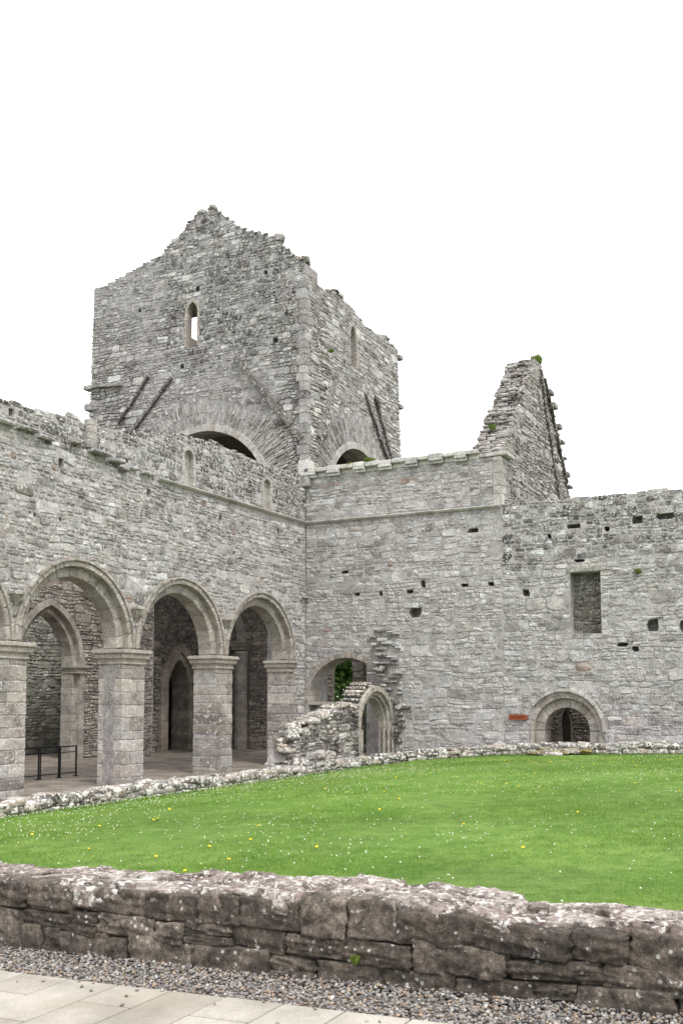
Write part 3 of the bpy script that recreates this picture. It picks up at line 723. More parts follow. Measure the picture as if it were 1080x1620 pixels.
panel('wall_core', o, [], fW(0), -.501, -1.0, M['mortar_dark'], tr)
bag = Bag()
gT = lambda u, v: .17 + .25 * mn.noise((u * .4, v * .5, 14)) + .15 * (1 - sm(0, 1.2, u))
hR = [H(round_arch(EA[0], EA[1], EA[2] + .2, -1.3, 28)), H(rect(-.1, 8.5, 8.78, 8.98))] + [H(h) for h in tsm2]
palTr = lambda u, v: GREY if (v > 9 or u < .8 or mn.noise((u * .5, v * .4, 3)) > .3) else PALE
masonry(bag, fW(0), .02, 8.38, -1.0, lambda u: TOPT, hR, (.26, .50), (.5, 1.7), .030, (-.008, .016), palTr, 41, gT, rough=.013, bev=.016, tilt=.06, big=.36, miss=.03)
bag.flush('stone', 'small_stones', M['rubble'], tr)
ring(tr, fW(0), EA[0], EA[1], EA[2] - .02, EA[2] + .2, 0, math.pi, 22, .03, -1.0, ASH, 401, gap=.008, grime=.3)
rr = random.Random(61)
V, Fc = prism(rect(.05, .85, 1.38, 1.52), fW(0), -.1, -.98, .02, .02, .01, rr); obj('impost', V, Fc, M['ashlar'], tr, (.36, .33, .28), .2)
# string course and coping
u = 0.02
while u < 8.36:
    l = min(rr.uniform(.6, 1.1), 8.38 - u)
    pr = [[(-.0, -uu, 8.80), (-.09, -uu, 8.85), (-.12, -uu, 8.9), (-.11, -uu, 8.93), (.05, -uu, 8.97), (.08, -uu, 8.8)] for uu in (u + .005, u + l - .005)]
    loft('string_stone', pr, M['ashlar'], tr, pick(rr, ASHP), .3); u += l
u = -.0; k = 0
while u < 8.2:
    l = rr.uniform(.44, .62); z = 10.80 + rr.uniform(-.012, .012)
    if u < 7.2:
        box('coping_stone', -.2, .95, -u - l + .01, -u - .01, z + .15, z + rr.uniform(.30, .37), M['coping'], tr, bev=.03)
        if k % 2 == 0:
            for q, (dd, zz0, zz1) in enumerate(((.24, .04, .146), (.16, -.06, .036))): box('corbel', -dd, .5, -u - l * .97, -u - l * .03, z + zz0, z + zz1, M['coping'], tr, bev=.012)
        else: box('coping_stone', -.02, .9, -u - l + .01, -u - .01, z - .02, z + .146, M['coping'], tr, bev=.01)
    else:
        box('coping_stone', -.03, .95, -u - l + .008, -u - .008, z, z + rr.uniform(.1, .2), M['coping'], tr, bev=.03)
    u += l; k += 1
# projecting ragged springer stub beside the opening
for i in range(46):
    z = rr.uniform(1.45, 4.35); c = 3.65 + .28 * mn.noise((z * 1.2, 3, 3)) + .12 * (3 - z) * .3
    uu = c + rr.uniform(-.55, .6); d = rr.uniform(.06, .34) * (1 - .25 * abs(z - 2.4)) + .05
    l, h = rr.uniform(.22, .5), rr.uniform(.07, .15)
    V, Fc = prism(quad_outline([(uu - l / 2, z), (uu + l / 2, z + rr.uniform(-.03, .03)), (uu + l / 2, z + h), (uu - l / 2, z + h)], .01, rr), fW(0), d, -.1, .03, .03, .015, rr, .15)
    obj('projecting_stone', V, Fc, M['rubble'], tr, pick(rr, DARKW if rr.random() < .4 else GREY), .4)
for i in range(22):
    z = rr.uniform(-.8, 1.5); uu = rr.uniform(3.95, 4.5); l, h = rr.uniform(.2, .36), rr.uniform(.1, .2)
    V, Fc = prism(quad_outline([(uu - l / 2, z), (uu + l / 2, z), (uu + l / 2, z + h), (uu - l / 2, z + h)], .01, rr), fW(0), rr.uniform(.06, .22), -.1, .03, .03, .015, rr, .12)
    obj('projecting_stone', V, Fc, M['rubble'], tr, pick(rr, [(3, (.13, .115, .105), .2), (1, (.3, .28, .26), .2)]), .8)

# ================================================================== EAST RANGE WALL (plane x = 0, further right)
rg = empty('range_wall', (.5, -15, -1), 'long grey rubble wall with arched doorway and blocked window recess at the right', 'wall')
topR = lin([(8.4, 8.95), (9.5, 8.98), (10.5, 8.9), (11.2, 9.02), (12, 8.9), (12.6, 9.0), (13.2, 8.92), (14.2, 9.0), (15, 8.85), (16, 8.9), (24, 8.8)])
DU, DZ, DR = 10.7, .50, .82
SMR = [(14.3, 7.35 + .65, .62, .25), (13.35, 7.95, .38, .3), (12.3, 7.7, .2, .2), (11.1, 7.9, .5, .2), (10.2, 7.6, .16, .2), (13.8, 4.2, .42, .5), (14.95, 4.15, .55, .45), (12.75, 3.55, .4, .16), (13.2, 3.38, .26, .2), (9.3, 5.55, .28, .26), (11.3, 6.62, .4, .13)]
rsm = [ragged(a - b / 2, a + b / 2, c - d / 2, c + d / 2) for a, c, b, d in SMR]
REC = rect(10.93, 12.03, 3.97, 6.2)
dcore = round_arch(DU, DZ, DR + .34, -1.15, 22)
o = [(8.4, -1.3), (DU - DR - .36, -1.3)] + arc(DU, DZ, DR + .36, math.pi, 0, 22) + [(DU + DR + .36, -1.3), (24, -1.3)] + [(24 - i * .26, topR(24 - i * .26) - .04) for i in range(61)]
panel('wall_core', o, rsm + [REC], fW(0), -.011, -.5, M['mortar'], rg)
o2 = [(8.4, -1.3), (DU - DR - .06, -1.3)] + arc(DU, DZ, DR + .06, math.pi, 0, 22) + [(DU + DR + .06, -1.3), (24, -1.3)] + [(24 - i * .26, topR(24 - i * .26) - .04) for i in range(61)]
panel('wall_core', o2, [], fW(0), -.501, -1.0, M['mortar_dark'], rg)
bag = Bag()
gR = lambda u, v: .16 + .6 * sm(6.2, 7.4, v) + .28 * mn.noise((u * .45, v * .5, 24)) + .3 * math.exp(-((u - 11.3) / .8) ** 2 - ((v - 3.2) / .8) ** 2)
palR = lambda u, v: DARKW if (v > 6.6 + .7 * mn.noise((u * .6, 0, 5)) and mn.noise((u * .9, v, 6)) > -.3) else (GREY if mn.noise((u * .4, v * .5, 2)) > .05 else PALE)
hR = [H(round_arch(DU, DZ, DR + .54, -1.2, 28)), H(rect(10.85, 12.1, 6.2, 6.5))] + [H(h) for h in rsm + [REC]]
masonry(bag, fW(0), 8.42, 22, -1.0, topR, hR, (.25, .46), (.45, 1.5), .030, (-.008, .019), palR, 51, gR, rough=.014, bev=.016, tilt=.07, big=.34, miss=.03)
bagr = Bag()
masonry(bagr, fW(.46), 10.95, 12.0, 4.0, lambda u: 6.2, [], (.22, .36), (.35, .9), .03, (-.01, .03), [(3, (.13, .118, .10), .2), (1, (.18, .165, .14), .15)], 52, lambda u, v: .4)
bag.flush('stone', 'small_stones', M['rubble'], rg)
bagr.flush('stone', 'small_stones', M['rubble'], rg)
V, Fc = prism(rect(10.83, 12.12, 6.21, 6.46), fW(0), .03, -.45, .02, .02, .01, rr); obj('lintel', V, Fc, M['rubble'], rg, (.33, .315, .28), .4)
ring(rg, fW(0), DU, DZ, DR + .34, DR + .50, 0, math.pi, 13, .015, -.3, ASH, 501, gap=.006, grime=.15)
ring(rg, fW(0), DU, DZ, DR, DR + .36, 0, math.pi, 13, -.16, -1.0, ASH, 502, gap=.006, grime=.15)
ring(rg, fW(0), DU - .05, DZ + .02, DR + .56, DR + .66, math.radians(-3), math.radians(143), 7, .13, -.1, ASHP, 503, gap=.012, jit=.1, grime=.2, name='hood_stone')
z = -1.0
for h in (.5, .45, .53):
    for s_ in (-1, 1):
        for a, b, d0, d1 in ((DR, DR + .35, -.16, -1.0), (DR + .35, DR + .50, .015, -.3)):
            a0, a1 = DU + s_ * a, DU + s_ * b
            V, Fc = prism(rect(min(a0, a1) + .004, max(a0, a1) - .004, z + .005, z + h - .005), fW(0), d0, d1, .012, .012, .004, rr); obj('jamb_stone', V, Fc, M['ashlar'], rg, pick(rr, ASH), .15)
    z += h
# passage behind the doorway: side walls, added shade lid, end wall with a lancet
psg = lambda u, v, d: (5.2 - d, -u, v)
panel('passage_wall', rect(7.9, 13.2, -1.2, 3.4), [pointed(9.36, .55, .2, .65, -.9, 6)], psg, -.02, -.4, M['mortar_brown'], rg)
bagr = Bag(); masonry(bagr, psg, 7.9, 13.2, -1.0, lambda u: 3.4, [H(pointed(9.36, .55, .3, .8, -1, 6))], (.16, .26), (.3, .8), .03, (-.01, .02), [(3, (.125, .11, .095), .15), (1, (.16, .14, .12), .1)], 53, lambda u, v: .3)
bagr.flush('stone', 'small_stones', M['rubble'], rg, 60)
pointed_order_later = True
for y0, y1 in ((-7.95, -7.75), (-13.3, -13.1)): box('passage_wall', 1.0, 5.2, y0, y1, -1.3, 3.4, M['mortar_brown'], rg)
box('passage_wall', 5.65, 7.6, -13, -12.6, -1.3, 3.4, M['mortar_brown'], rg); box('passage_wall', 7.6, 7.9, -13, -7.8, -1.3, 3.4, M['mortar_brown'], rg)
box('lancet_shade_lid', 5.2, 8, -13.3, -7.75, 3.41, 3.8, M['mortar_brown'], rg)  # unseen lid, added to keep the space behind the lancet dark
sheet('passage_floor', .05, 8, -13.3, -7.75, 4, 4, lambda x, y: -.72, M['dirt'])
# rusted plate beside the doorway
pl = empty('sign_plate', (-.03, -8.98, .95), 'small rusty red-brown name plate on the wall left of the arched doorway', 'sign')
box('plate', -.06, -.035, -9.29, -8.61, .86, 1.06, M['rust'], pl, bev=.006)
fc = bpy.data.curves.new('lettering', 'FONT'); fc.body = 'SACRISTY'; fc.size = .13; fc.extrude = .003; fc.align_x = 'CENTER'; fc.align_y = 'CENTER'
fo = bpy.data.objects.new('lettering', fc); COL.objects.link(fo); fo.parent = pl; fo.location = (-.034, .03, .01); fo.rotation_euler = (math.radians(90), 0, math.radians(-90)); fc.materials.append(M['letter'])
bpy.context.view_layer.update(); lm_ = bpy.data.meshes.new_from_object(fo); bpy.data.objects.remove(fo); fo = link('lettering', lm_, M['letter'], pl, (-.034, .03, .01)); fo.rotation_euler = (math.radians(90), 0, math.radians(-90))

# ================================================================== TRANSEPT GABLE (slab y = -8.4 .. -7.2)
gb = empty('gable', (5, -7.8, 8), 'tall broken stone gable rising above the long wall', 'gable')
rakeW = lambda z: max(0, (z - 10.9) / 5.0 * 4.75)
prof = [(0, 8.6), (10.6, 8.6), (10.55, 11.0), (9.5, 12.3), (8.75, 13.6), (7.4, 14.75), (6.3, 15.6), (5.7, 15.95), (5.1, 15.98), (5.0, 15.75), (4.75, 15.4), (3.9, 14.5), (2.6, 13.1), (1.75, 12.1), (1.05, 11.3), (.5, 10.9), (.02, 10.75)]
panel('wall_core', prof, [], fS(-8.4), -.03, -1.2, M['mortar_dark'], gb)
bag = Bag(); topG = lin([(0, 10.95), (.5, 11.4), (1.2, 12.2), (2.0, 13.2), (3.3, 14.6), (4.2, 15.45), (4.6, 15.9), (5.7, 16.0), (6.3, 15.65), (7.4, 14.8), (8.75, 13.65), (9.5, 12.35), (10.55, 11.05)])
palG = [(5, (.33, .31, .29), .15), (2, (.40, .38, .36), .12), (1, (.25, .22, .2), .2)]
masonry(bag, fS(-8.4), .02, 10.55, 8.7, topG, [H(rect(-.1, .25, 8.6, 10.9))], (.24, .40), (.4, 1.1), .035, (-.01, .04), palG, 71, lambda u, v: .35, rough=.02, tilt=.1)
g2 = random.Random(73)
z = 10.95                                                        # horizontal beds showing in the broken west slope
while z < 16.0:
    h = g2.uniform(.06, .15); x = rakeW(z + h / 2) + .28 * mn.noise((z * 1.3, 5, 5)); y = -8.42
    while y < -7.2:
        l = g2.uniform(.22, .55); l = min(l, -7.16 - y)
        if l > .1:
            d = g2.uniform(-.12, .12) + .22 * mn.noise((y * 1.6, z * 1.5, 9))
            fmz = lambda u, v, dd, X=x: (X - dd, u, v)
            V, Fc = prism(quad_outline([(-y - l, z), (-y, z), (-y, z + h), (-y - l, z + h)], .02, g2), lambda u, v, dd, X=x: (X - dd, -u, v), -d, -1.0, .03, .03, .02, g2, .12)
            bag.add(V, Fc, pick(g2, palG), .3, .09 / 1700.)
        y += l
    z += h
bag.flush('stone', 'small_stones', M['rubble'], gb)
z = 8.9                                                          # quoins of the transept corner
while z < 10.75:
    h = min(g2.uniform(.3, .5), 10.78 - z); a, b = (.5, .3) if int(z * 7) % 2 else (.32, .5)
    box('quoin', -.022, a, -8.425, -8.4 + .3, z + .006, z + h - .006, M['ashlar'], gb, pick(g2, ASHP), .3, bev=.014); z += h
for i in range(7):                                                # roof weathering stones along the east slope
    t = .06 + i * .135; k = t * (len(prof)); z = 15.4 - t * 4.6 + g2.uniform(-.12, .12); x = lin([(10.9, 10.62), (12.3, 9.55), (13.6, 8.8), (14.75, 7.45), (15.6, 6.35)])(z)
    box('weathering_stone', x - .3, x + g2.uniform(.06, .32), -8.55, -8.0, z, z + g2.uniform(.1, .24), M['rubble'], gb, (.25, .24, .22), .5, bev=.03)
for (p0, p1, wd) in (((5.4, 15.7), (8.9, 9.3), .16), ((6.1, 15.55), (9.6, 11.6), .14)):
    bar('crease_stone', fS(-8.4), p0, p1, wd, .13, -.1, None, gb, (.15, .135, .115), .7, g2, .6)
V, Fc = prism([(8.55, 10.35), (8.92, 10.3), (8.88, 10.75), (8.5, 10.72)], fW(0), .05, -.3, .03, .03, .01, g2); 

# ================================================================== NORTH SIDE OF THE NAVE
na = empty('north_arcade', (-8, 10.8, -1), 'dark inner stone wall with pointed arches seen through the round arches', 'wall')
NA = [(-3.5, 3.1, 1.62, 2.25), (-8.8, 3.1, 1.62, 2.25), (-14.1, 3.1, 1.62, 2.25)]
o = [(-26, -1.3)]
for cu, sp, hs, ri in sorted(NA): o += [(cu - hs - .3, -1.3)] + [p for p in pointed(cu, sp, hs + .3, ri + .35, -1.3, 8)[2:]][::-1] + [(cu + hs + .3, -1.3)]
o += [(0, -1.3), (0, 7.6), (-2.6, 7.4), (-3.1, 6.6), (-3.9, 6.4), (-4.4, 7.3), (-9, 7.6), (-26, 7.6)]
panel('wall_core', o, [], fS(10.5), -.02, -1.05, M['mortar_brown'], na)
bag = Bag(); topNA = lin([(-26, 7.6), (-9, 7.6), (-4.4, 7.3), (-3.9, 6.5), (-3.1, 6.65), (-2.6, 7.4), (0, 7.6)])
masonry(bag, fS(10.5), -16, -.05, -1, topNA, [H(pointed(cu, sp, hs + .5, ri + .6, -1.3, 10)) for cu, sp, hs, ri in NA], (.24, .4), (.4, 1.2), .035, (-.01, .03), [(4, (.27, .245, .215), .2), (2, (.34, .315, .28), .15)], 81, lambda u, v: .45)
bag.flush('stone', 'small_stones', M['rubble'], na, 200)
arng = random.Random(83)
def pointed_order(parent, fm, cu, sp, hs, ri, wd, df, db, zb, pal, n=7):
    inn = pointed(cu, sp, hs, ri, zb, n)[2:]; out = pointed(cu, sp, hs + wd, ri + wd * 1.15, zb, n)[2:]
    for i in range(len(inn) - 1):
        poly = [inn[i], out[i], out[i + 1], inn[i + 1]]
        if area(poly) < 0: poly = poly[::-1]
        V, Fc = prism(poly, fm, df, db, .01, .01, .003, arng, 0, False); obj('voussoir', V, Fc, M['ashlar'], parent, pick(arng, pal), .35)
    for s_ in (-1, 1):
        z = zb
        while z < sp - .01:
            z1 = min(z + arng.uniform(.3, .5), sp); z1 = sp if sp - z1 < .15 else z1
            a0, a1 = cu + s_ * hs, cu + s_ * (hs + wd)
            V, Fc = prism(rect(min(a0, a1), max(a0, a1), z + .004, z1 - .004), fm, df, db, .01, .01, .003, arng); obj('jamb_stone', V, Fc, M['ashlar'], parent, pick(arng, pal), .35); z = z1
INA = [(4, (.33, .305, .265), .1), (2, (.29, .265, .23), .1)]
for cu, sp, hs, ri in NA[:2]:
    pointed_order(na, fS(10.5), cu, sp, hs + .26, ri + .3, .26, .04, -.35, -1.1, INA)
    pointed_order(na, fS(10.5), cu, sp, hs, ri, .28, -.2, -.85, -1.1, INA)
    for s_ in (-1, 1):
        x0 = cu + s_ * (hs + .27)
        capital(na, x0 - .27, x0 + .27, 10.42, 11.2, 3.1, .36, .06, (.25, .235, .2))
# doorway in the blocked north side of the crossing
dk = [(3, (.27, .235, .195), .12), (1, (.31, .275, .23), .1)]
tNi = lambda u, v, d: (u, 10.70 - d, v)
pointed_order(tw, tNi, 5.98, 2.15, .88, 1.5, .30, .02, -1.1, -1.1, dk)
pointed_order(tw, tNi, 5.98, 2.15, 1.19, 1.86, .42, .14, -.1, -1.1, dk)
for s_ in ():
    x0 = 5.98 + s_ * 1.17; box('impost', x0 - .33, x0 + .33, 10.24, 10.6, 2.08, 2.2, M['ashlar'], tw, (.2, .18, .15), .4)
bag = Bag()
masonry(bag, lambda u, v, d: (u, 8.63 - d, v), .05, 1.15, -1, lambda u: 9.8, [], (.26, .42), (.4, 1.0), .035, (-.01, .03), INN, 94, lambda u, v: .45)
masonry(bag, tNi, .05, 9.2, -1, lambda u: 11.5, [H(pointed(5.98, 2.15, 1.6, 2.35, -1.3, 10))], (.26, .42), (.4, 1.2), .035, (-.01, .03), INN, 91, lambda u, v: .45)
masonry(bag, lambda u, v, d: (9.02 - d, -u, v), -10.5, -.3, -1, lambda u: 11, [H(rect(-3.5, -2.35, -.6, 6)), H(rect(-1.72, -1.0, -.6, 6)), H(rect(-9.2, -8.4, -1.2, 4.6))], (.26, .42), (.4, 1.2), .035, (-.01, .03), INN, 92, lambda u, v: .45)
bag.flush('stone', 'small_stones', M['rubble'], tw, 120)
box('chamber_wall', 3.6, 8.5, 14.6, 14.9, -1.3, 4.5, M['mortar_brown'], tw); box('chamber_wall', 3.4, 3.7, 11.6, 14.9, -1.3, 4.5, M['mortar_brown'], tw)
box('chamber_wall', 8.3, 8.6, 11.6, 14.6, -1.3, 4.5, M['mortar_brown'], tw); box('chamber_vault', 3.4, 8.6, 11.6, 14.9, 4.51, 4.9, M['mortar_brown'], tw)
# shaft with capital against the east side, seen in the last bay
z = -1.0
while z < 4.1:
    h = min(arng.uniform(.4, .6), 4.15 - z); loft('shaft', [[(8.86 + .3 * math.cos(t * math.pi / 6), 8.8 + .36 * math.sin(t * math.pi / 6), zz) for t in range(12)] for zz in (z + .005, z + h - .005)], M['ashlar'], tw, pick(arng, INA), .3); z += h
capital(tw, 8.54, 9.14, 8.45, 9.15, 4.65, .46, .1, (.25, .23, .2))
tE2 = lambda u, v, d: (9.0 - d, -u, v)
ring(tw, tE2, -11.55, 4.65, 2.45, 2.95, 0, math.pi * .5, 9, .12, -.2, INA, 95, gap=.008)
# aisle wall beyond
aw = empty('aisle_wall', (-5, 15, -1), 'greenish lichened stone wall seen through the pointed arch beyond the railing', 'wall')
panel('wall_core', rect(-24, 3.3, -1.3, 7.0), [rect(-2.55, -2.35, 2.3, 2.6)], fS(15.0), -.02, -.8, M['mortar_dark'], aw)
bag = Bag(); palA = lambda u, v: GRN
masonry(bag, fS(15.0), -12, 3.2, -1, lambda u: 7.0, [H(rect(-2.55, -2.35, 2.3, 2.6))], (.26, .42), (.4, 1.2), .035, (-.01, .03), palA, 97, lambda u, v: .3 + .5 * sm(2.8, 4.5, v))
bag.flush('stone', 'small_stones', M['rubble'], aw, 200)
# iron railing
rl = empty('railing', (-11, 3.8, -1.0), 'black iron railing standing inside the nave behind the first arch', 'railing')
for x in (-14.2, -12.95, -11.05, -10.12, -9.28): box('post', x - .022, x + .022, 3.778, 3.822, -1.0, .02, M['iron'], rl, bev=.004); 
for x in (-14.2, -12.95, -11.05, -10.12, -9.28): box('foot', x - .07, x + .07, 3.72, 3.88, -1.0, -.97, M['iron'], rl, bev=.004)
for z, t in ((.03, .045), (-.16, .03), (-.86, .032)): box('rail', -14.22, -9.26, 3.8 - t / 2, 3.8 + t / 2, z - t / 2, z + t / 2, M['iron'], rl, bev=.003)
for x in (-10.98, -10.06): box('post', x, x + .03, 3.785, 3.815, -1, .0, M['iron'], rl, bev=.003)

# ================================================================== RUINED DOORWAY (plane y = -3.9)
rd = empty('ruined_doorway', (-3, -3.5, -.85), 'small ruined moulded stone doorway with broken rubble wall sloping down beside it', 'doorway')
DX, DZ2 = -1.45, .52
fD = fS(-3.9)
topD = lin([(-8.3, -.35), (-8.0, -.1), (-7.4, .45), (-6.6, .8), (-5.6, 1.02), (-4.8, 1.15), (-4.0, 1.35), (-3.3, 1.4), (-3.0, 1.0)])
panel('wall_core', [(-8.2, -1.3), (DX - 1.62, -1.3), (DX - 1.62, .5)] + [(u, topD(u) - .1) for u in (-3.3, -4, -4.8, -5.6, -6.6, -7.4, -8.0)] + [(-8.2, -.5)], [], fD, -.03, -.8, M['mortar_dark'], rd)
RUB = [(4, (.17, .15, .135), .25), (2, (.27, .25, .225), .2), (1.6, (.5, .47, .42), .1)]
bag = Bag()
masonry(bag, fD, -8.2, DX - 1.5, -1.0, topD, [H(round_arch(DX, DZ2, 1.60, -1.2, 20))], (.2, .36), (.3, .8), .035, (-.02, .06), RUB, 111, lambda u, v: .75, rough=.025, bev=.03, tilt=.12)
masonry(bag, lambda u, v, d: (-8.2 - d, -u, v), 3.1, 3.9, -1.0, lambda u: -.35, [], (.2, .36), (.3, .6), .035, (-.02, .06), RUB, 112, lambda u, v: .75, rough=.025)
bag.flush('stone', 'small_stones', M['rubble'], rd)
panel('wall_core', [(-4.2, -1.3), (-.9, -1.3), (-.95, .2), (-1.4, .75), (-2.2, .95), (-4.2, 1.0)], [], fS(-2.95), -.03, -.5, M['mortar_dark'], rd)
bag = Bag(); masonry(bag, fS(-2.95), -4.2, -.9, -1, lin([(-4.2, 1.05), (-2.2, 1.0), (-1.4, .8), (-.95, .3)]), [], (.2, .36), (.3, .8), .035, (-.02, .06), RUB, 113, lambda u, v: .75, rough=.025, bev=.03, tilt=.12); bag.flush('stone', 'small_stones', M['rubble'], rd, 60)
DASH = [(4, (.345, .32, .275), .1), (1, (.29, .262, .225), .1)]
ring(rd, fD, DX, DZ2, 1.40, 1.60, 0, math.pi, 13, .02, -.25, DASH, 601, gap=.01, grime=.3)
ring(rd, fD, DX, DZ2, 1.25, 1.42, 0, math.pi, 12, -.10, -.4, DASH, 602, gap=.008, grime=.25)
ring(rd, fD, DX, DZ2, 1.14, 1.27, 0, math.pi, 11, -.22, -.48, DASH, 603, gap=.008, grime=.25)
ring(rd, fD, DX, DZ2, 1.42, 1.66, .25, math.pi, 12, -.27, -.8, [(1, (.5, .48, .43), .08)], 604, gap=.012, grime=.3, r1j=.04)
for s_ in (-1, 1):
    z = -1.0
    while z < DZ2 - .02:
        z1 = min(z + arng.uniform(.3, .5), DZ2); z1 = DZ2 if DZ2 - z1 < .12 else z1
        for a, b, d0, d1 in ((1.40, 1.60, .02, -.25), (1.25, 1.42, -.1, -.4), (1.14, 1.27, -.22, -.48)):
            a0, a1 = DX + s_ * a, DX + s_ * b
            V, Fc = prism(rect(min(a0, a1) + .002, max(a0, a1) - .002, z + .004, z1 - .004), fD, d0, d1, .014, .016, .004, arng); obj('jamb_stone', V, Fc, M['ashlar'], rd, pick(arng, DASH), .4)
        z = z1
for s_ in (-1, 1):
    for r_x, y_ in ((1.37, -3.93), (1.22, -3.80), (1.11, -3.66)):
        for z0, z1 in ((-.9, -.3), (-.29, DZ2)): loft('roll_shaft', [[(DX + s_ * r_x + .045 * math.cos(t * math.pi / 4), y_ + .045 * math.sin(t * math.pi / 4), zz) for t in range(8)] for zz in (z0, z1 - .01)], M['ashlar'], rd, pick(arng, DASH), .3)
lowm = [rockmesh('rock', M['lowstone'], 4, .5, .16) for _ in range(14)]
for i in range(34):                                               # loose flat stones stepping down the broken top
    x = -3.0 - 5.0 * (i + .5) / 34; z = topD(x)
    place('cap_stone', arng.choice(lowm), (x, -3.5 + arng.uniform(-.28, .28), z + .02), (arng.uniform(.16, .32), arng.uniform(.18, .3), arng.uniform(.06, .11)), (arng.uniform(-.1, .1), arng.uniform(-.1, .1), arng.random() * 3), rd)
for k in range(9):
    t = math.pi * (.58 + .042 * k); place('cap_stone', arng.choice(lowm), (DX + 1.74 * math.cos(t), -3.45, DZ2 + 1.74 * math.sin(t)), (.2, .34, .06), (0, arng.uniform(-.15, .15), 0), rd)
b = place('boulder', lowm[2], (-7.85, -4.15, -.52), (.32, .28, .28), (.2, .1, .6)); tag(b, 'round pale boulder at the left foot of the ruined doorway', 'boulder')
b = place('boulder', lowm[5], (-6.95, -4.2, -.66), (.24, .2, .17), (.1, .3, 1.6)); tag(b, 'small grey boulder right of the round boulder by the ruined doorway', 'boulder')

# ================================================================== LOW GARTH WALLS
def lowwall(name, label, pts, th, h, seed, per, maxn=300, taper=None):
    e = empty(name, (pts[0][0], pts[0][1], zlawn(*pts[0]) if True else 0), label, 'wall'); r = random.Random(seed)
    core_l, core_r = [], []
    n = len(pts); L = 0; segs = []
    for a, b in zip(pts, pts[1:]): d = math.hypot(b[0] - a[0], b[1] - a[1]); segs.append((L, d, a, b)); L += d
    def at(t):
        for s0, d, a, b in segs:
            if t <= s0 + d or (s0, d, a, b) == segs[-1]:
                k = (t - s0) / d; return a[0] + (b[0] - a[0]) * k, a[1] + (b[1] - a[1]) * k, (b[0] - a[0]) / d, (b[1] - a[1]) / d
    V, Fc = [], []; m = int(L / .5)
    for i in range(m + 1):
        x, y, dx, dy = at(L * i / m); z = zlawn(x, y); nx, ny = -dy, dx
        for s_, zz in ((-1, -.3), (1, -.3), (1, h - .1), (-1, h - .1)): V.append((x + nx * s_ * (th / 2 - .07), y + ny * s_ * (th / 2 - .07), z + zz))
        if i:
            b0 = (i - 1) * 4; b1 = i * 4
            for q in range(4): Fc.append((b0 + q, b0 + (q + 1) % 4, b1 + (q + 1) % 4, b1 + q))
    Fc.append((0, 3, 2, 1)); Fc.append((m * 4, m * 4 + 1, m * 4 + 2, m * 4 + 3))
    obj('wall_core', V, Fc, M['mortar_brown'], e)
    rest = []
    cnt = 0
    t = 0
    items = []
    while t < L:
        l = r.uniform(.24, .54)
        x, y, dx, dy = at(min(L, t + l / 2)); z = zlawn(x, y); ang = math.atan2(dy, dx)
        for s_ in (-1, 1):                                         # two faces
            zz = .0
            while zz < h - .08:
                hh = r.uniform(.11, .2)
                for q in range(1 if r.random() < .6 else 2):
                    k = 1 if q == 0 else .6
                    items.append(((x + dx * r.uniform(-.08, .08) - dy * s_ * (th / 2 - .08), y + dy * r.uniform(-.08, .08) + dx * s_ * (th / 2 - .08), z + zz + hh / 2), (l * .56 * k, .13, hh * .55), (r.uniform(-.1, .1), r.uniform(-.12, .12), ang + r.uniform(-.15, .15)), s_))
                    break
                zz += hh
        for q in range(per):                                       # uneven top
            off = (q + .5) / per * th - th / 2 + r.uniform(-.05, .05)
            items.append(((x + dx * r.uniform(-.1, .1) - dy * off, y + dy * r.uniform(-.1, .1) + dx * off, z + h - .05 + r.uniform(-.03, .05)), (l * r.uniform(.4, .62), th / per * r.uniform(.5, .7), r.uniform(.05, .09)), (r.uniform(-.14, .14), r.uniform(-.14, .14), ang + r.uniform(-.5, .5)), 0))
        t += l * .9
    vis = [i for i in items if inview(i[0], 60)]
    vis.sort(key=lambda i: -i[1][0] * i[1][2] / proj(i[0])[2] ** 2)
    for loc, sc, rot, s_ in vis[:maxn]: place('stone', r.choice(lowm), loc, sc, rot, e)
    if vis[maxn:]:
        V, Fc = [], []
        from mathutils import Matrix, Euler
        pw = parent_world(e)
        for loc, sc, rot, s_ in vis[maxn:]:
            src = r.choice(lowm); b0 = len(V); mt = Matrix.LocRotScale(Vector(loc) - pw, Euler(rot), Vector(sc))
            V += [tuple(mt @ v.co) for v in src.vertices]; Fc += [tuple(i + b0 for i in p.vertices) for p in src.polygons]
        me = bpy.data.meshes.new('small_stones'); me.from_pydata(V, [], Fc); o = link('small_stones', me, M['lowstone'], e, smooth=True); o['kind'] = 'stuff'
    return e
lowwall('arcade_low_wall', 'low tumbled stone wall running along the foot of the arches', [(-24, -4.35), (-14, -4.6), (-7.5, -4.85), (-5, -5.2), (-3.9, -5.8)], .62, .35, 121, 3)
lowwall('range_low_wall', 'low white-lichened stone kerb wall between the lawn and the right hand wall', [(-3.7, -6.0), (-2.9, -6.9), (-2.62, -8.5), (-2.6, -20)], .52, .31, 122, 2)
hrng = random.Random(125)
hp = empty('rubble_heap', (-3.2, -11.2, -.22), 'heap of mossy flat stones on the lawn edge before the arched doorway', 'stones')
mossm = [rockmesh('rock', M['moss'], 4, .45, .15) for _ in range(4)]
for i in range(26):
    x = -3.05 - abs(hrng.gauss(0, .3)); y = -11.3 + hrng.gauss(0, .45); z = zlawn(x, y) + .04 + max(0, .14 - .25 * abs(x + 3.05))
    place('stone', hrng.choice(mossm if hrng.random() < .6 else lowm), (x, y, z), (hrng.uniform(.12, .24), hrng.uniform(.14, .3), hrng.uniform(.035, .07)), (hrng.uniform(-.15, .15), hrng.uniform(-.15, .15), hrng.random() * 3), hp)

TILTP = .037
def ztilt(y): return TILTP * (-17.1 - y)
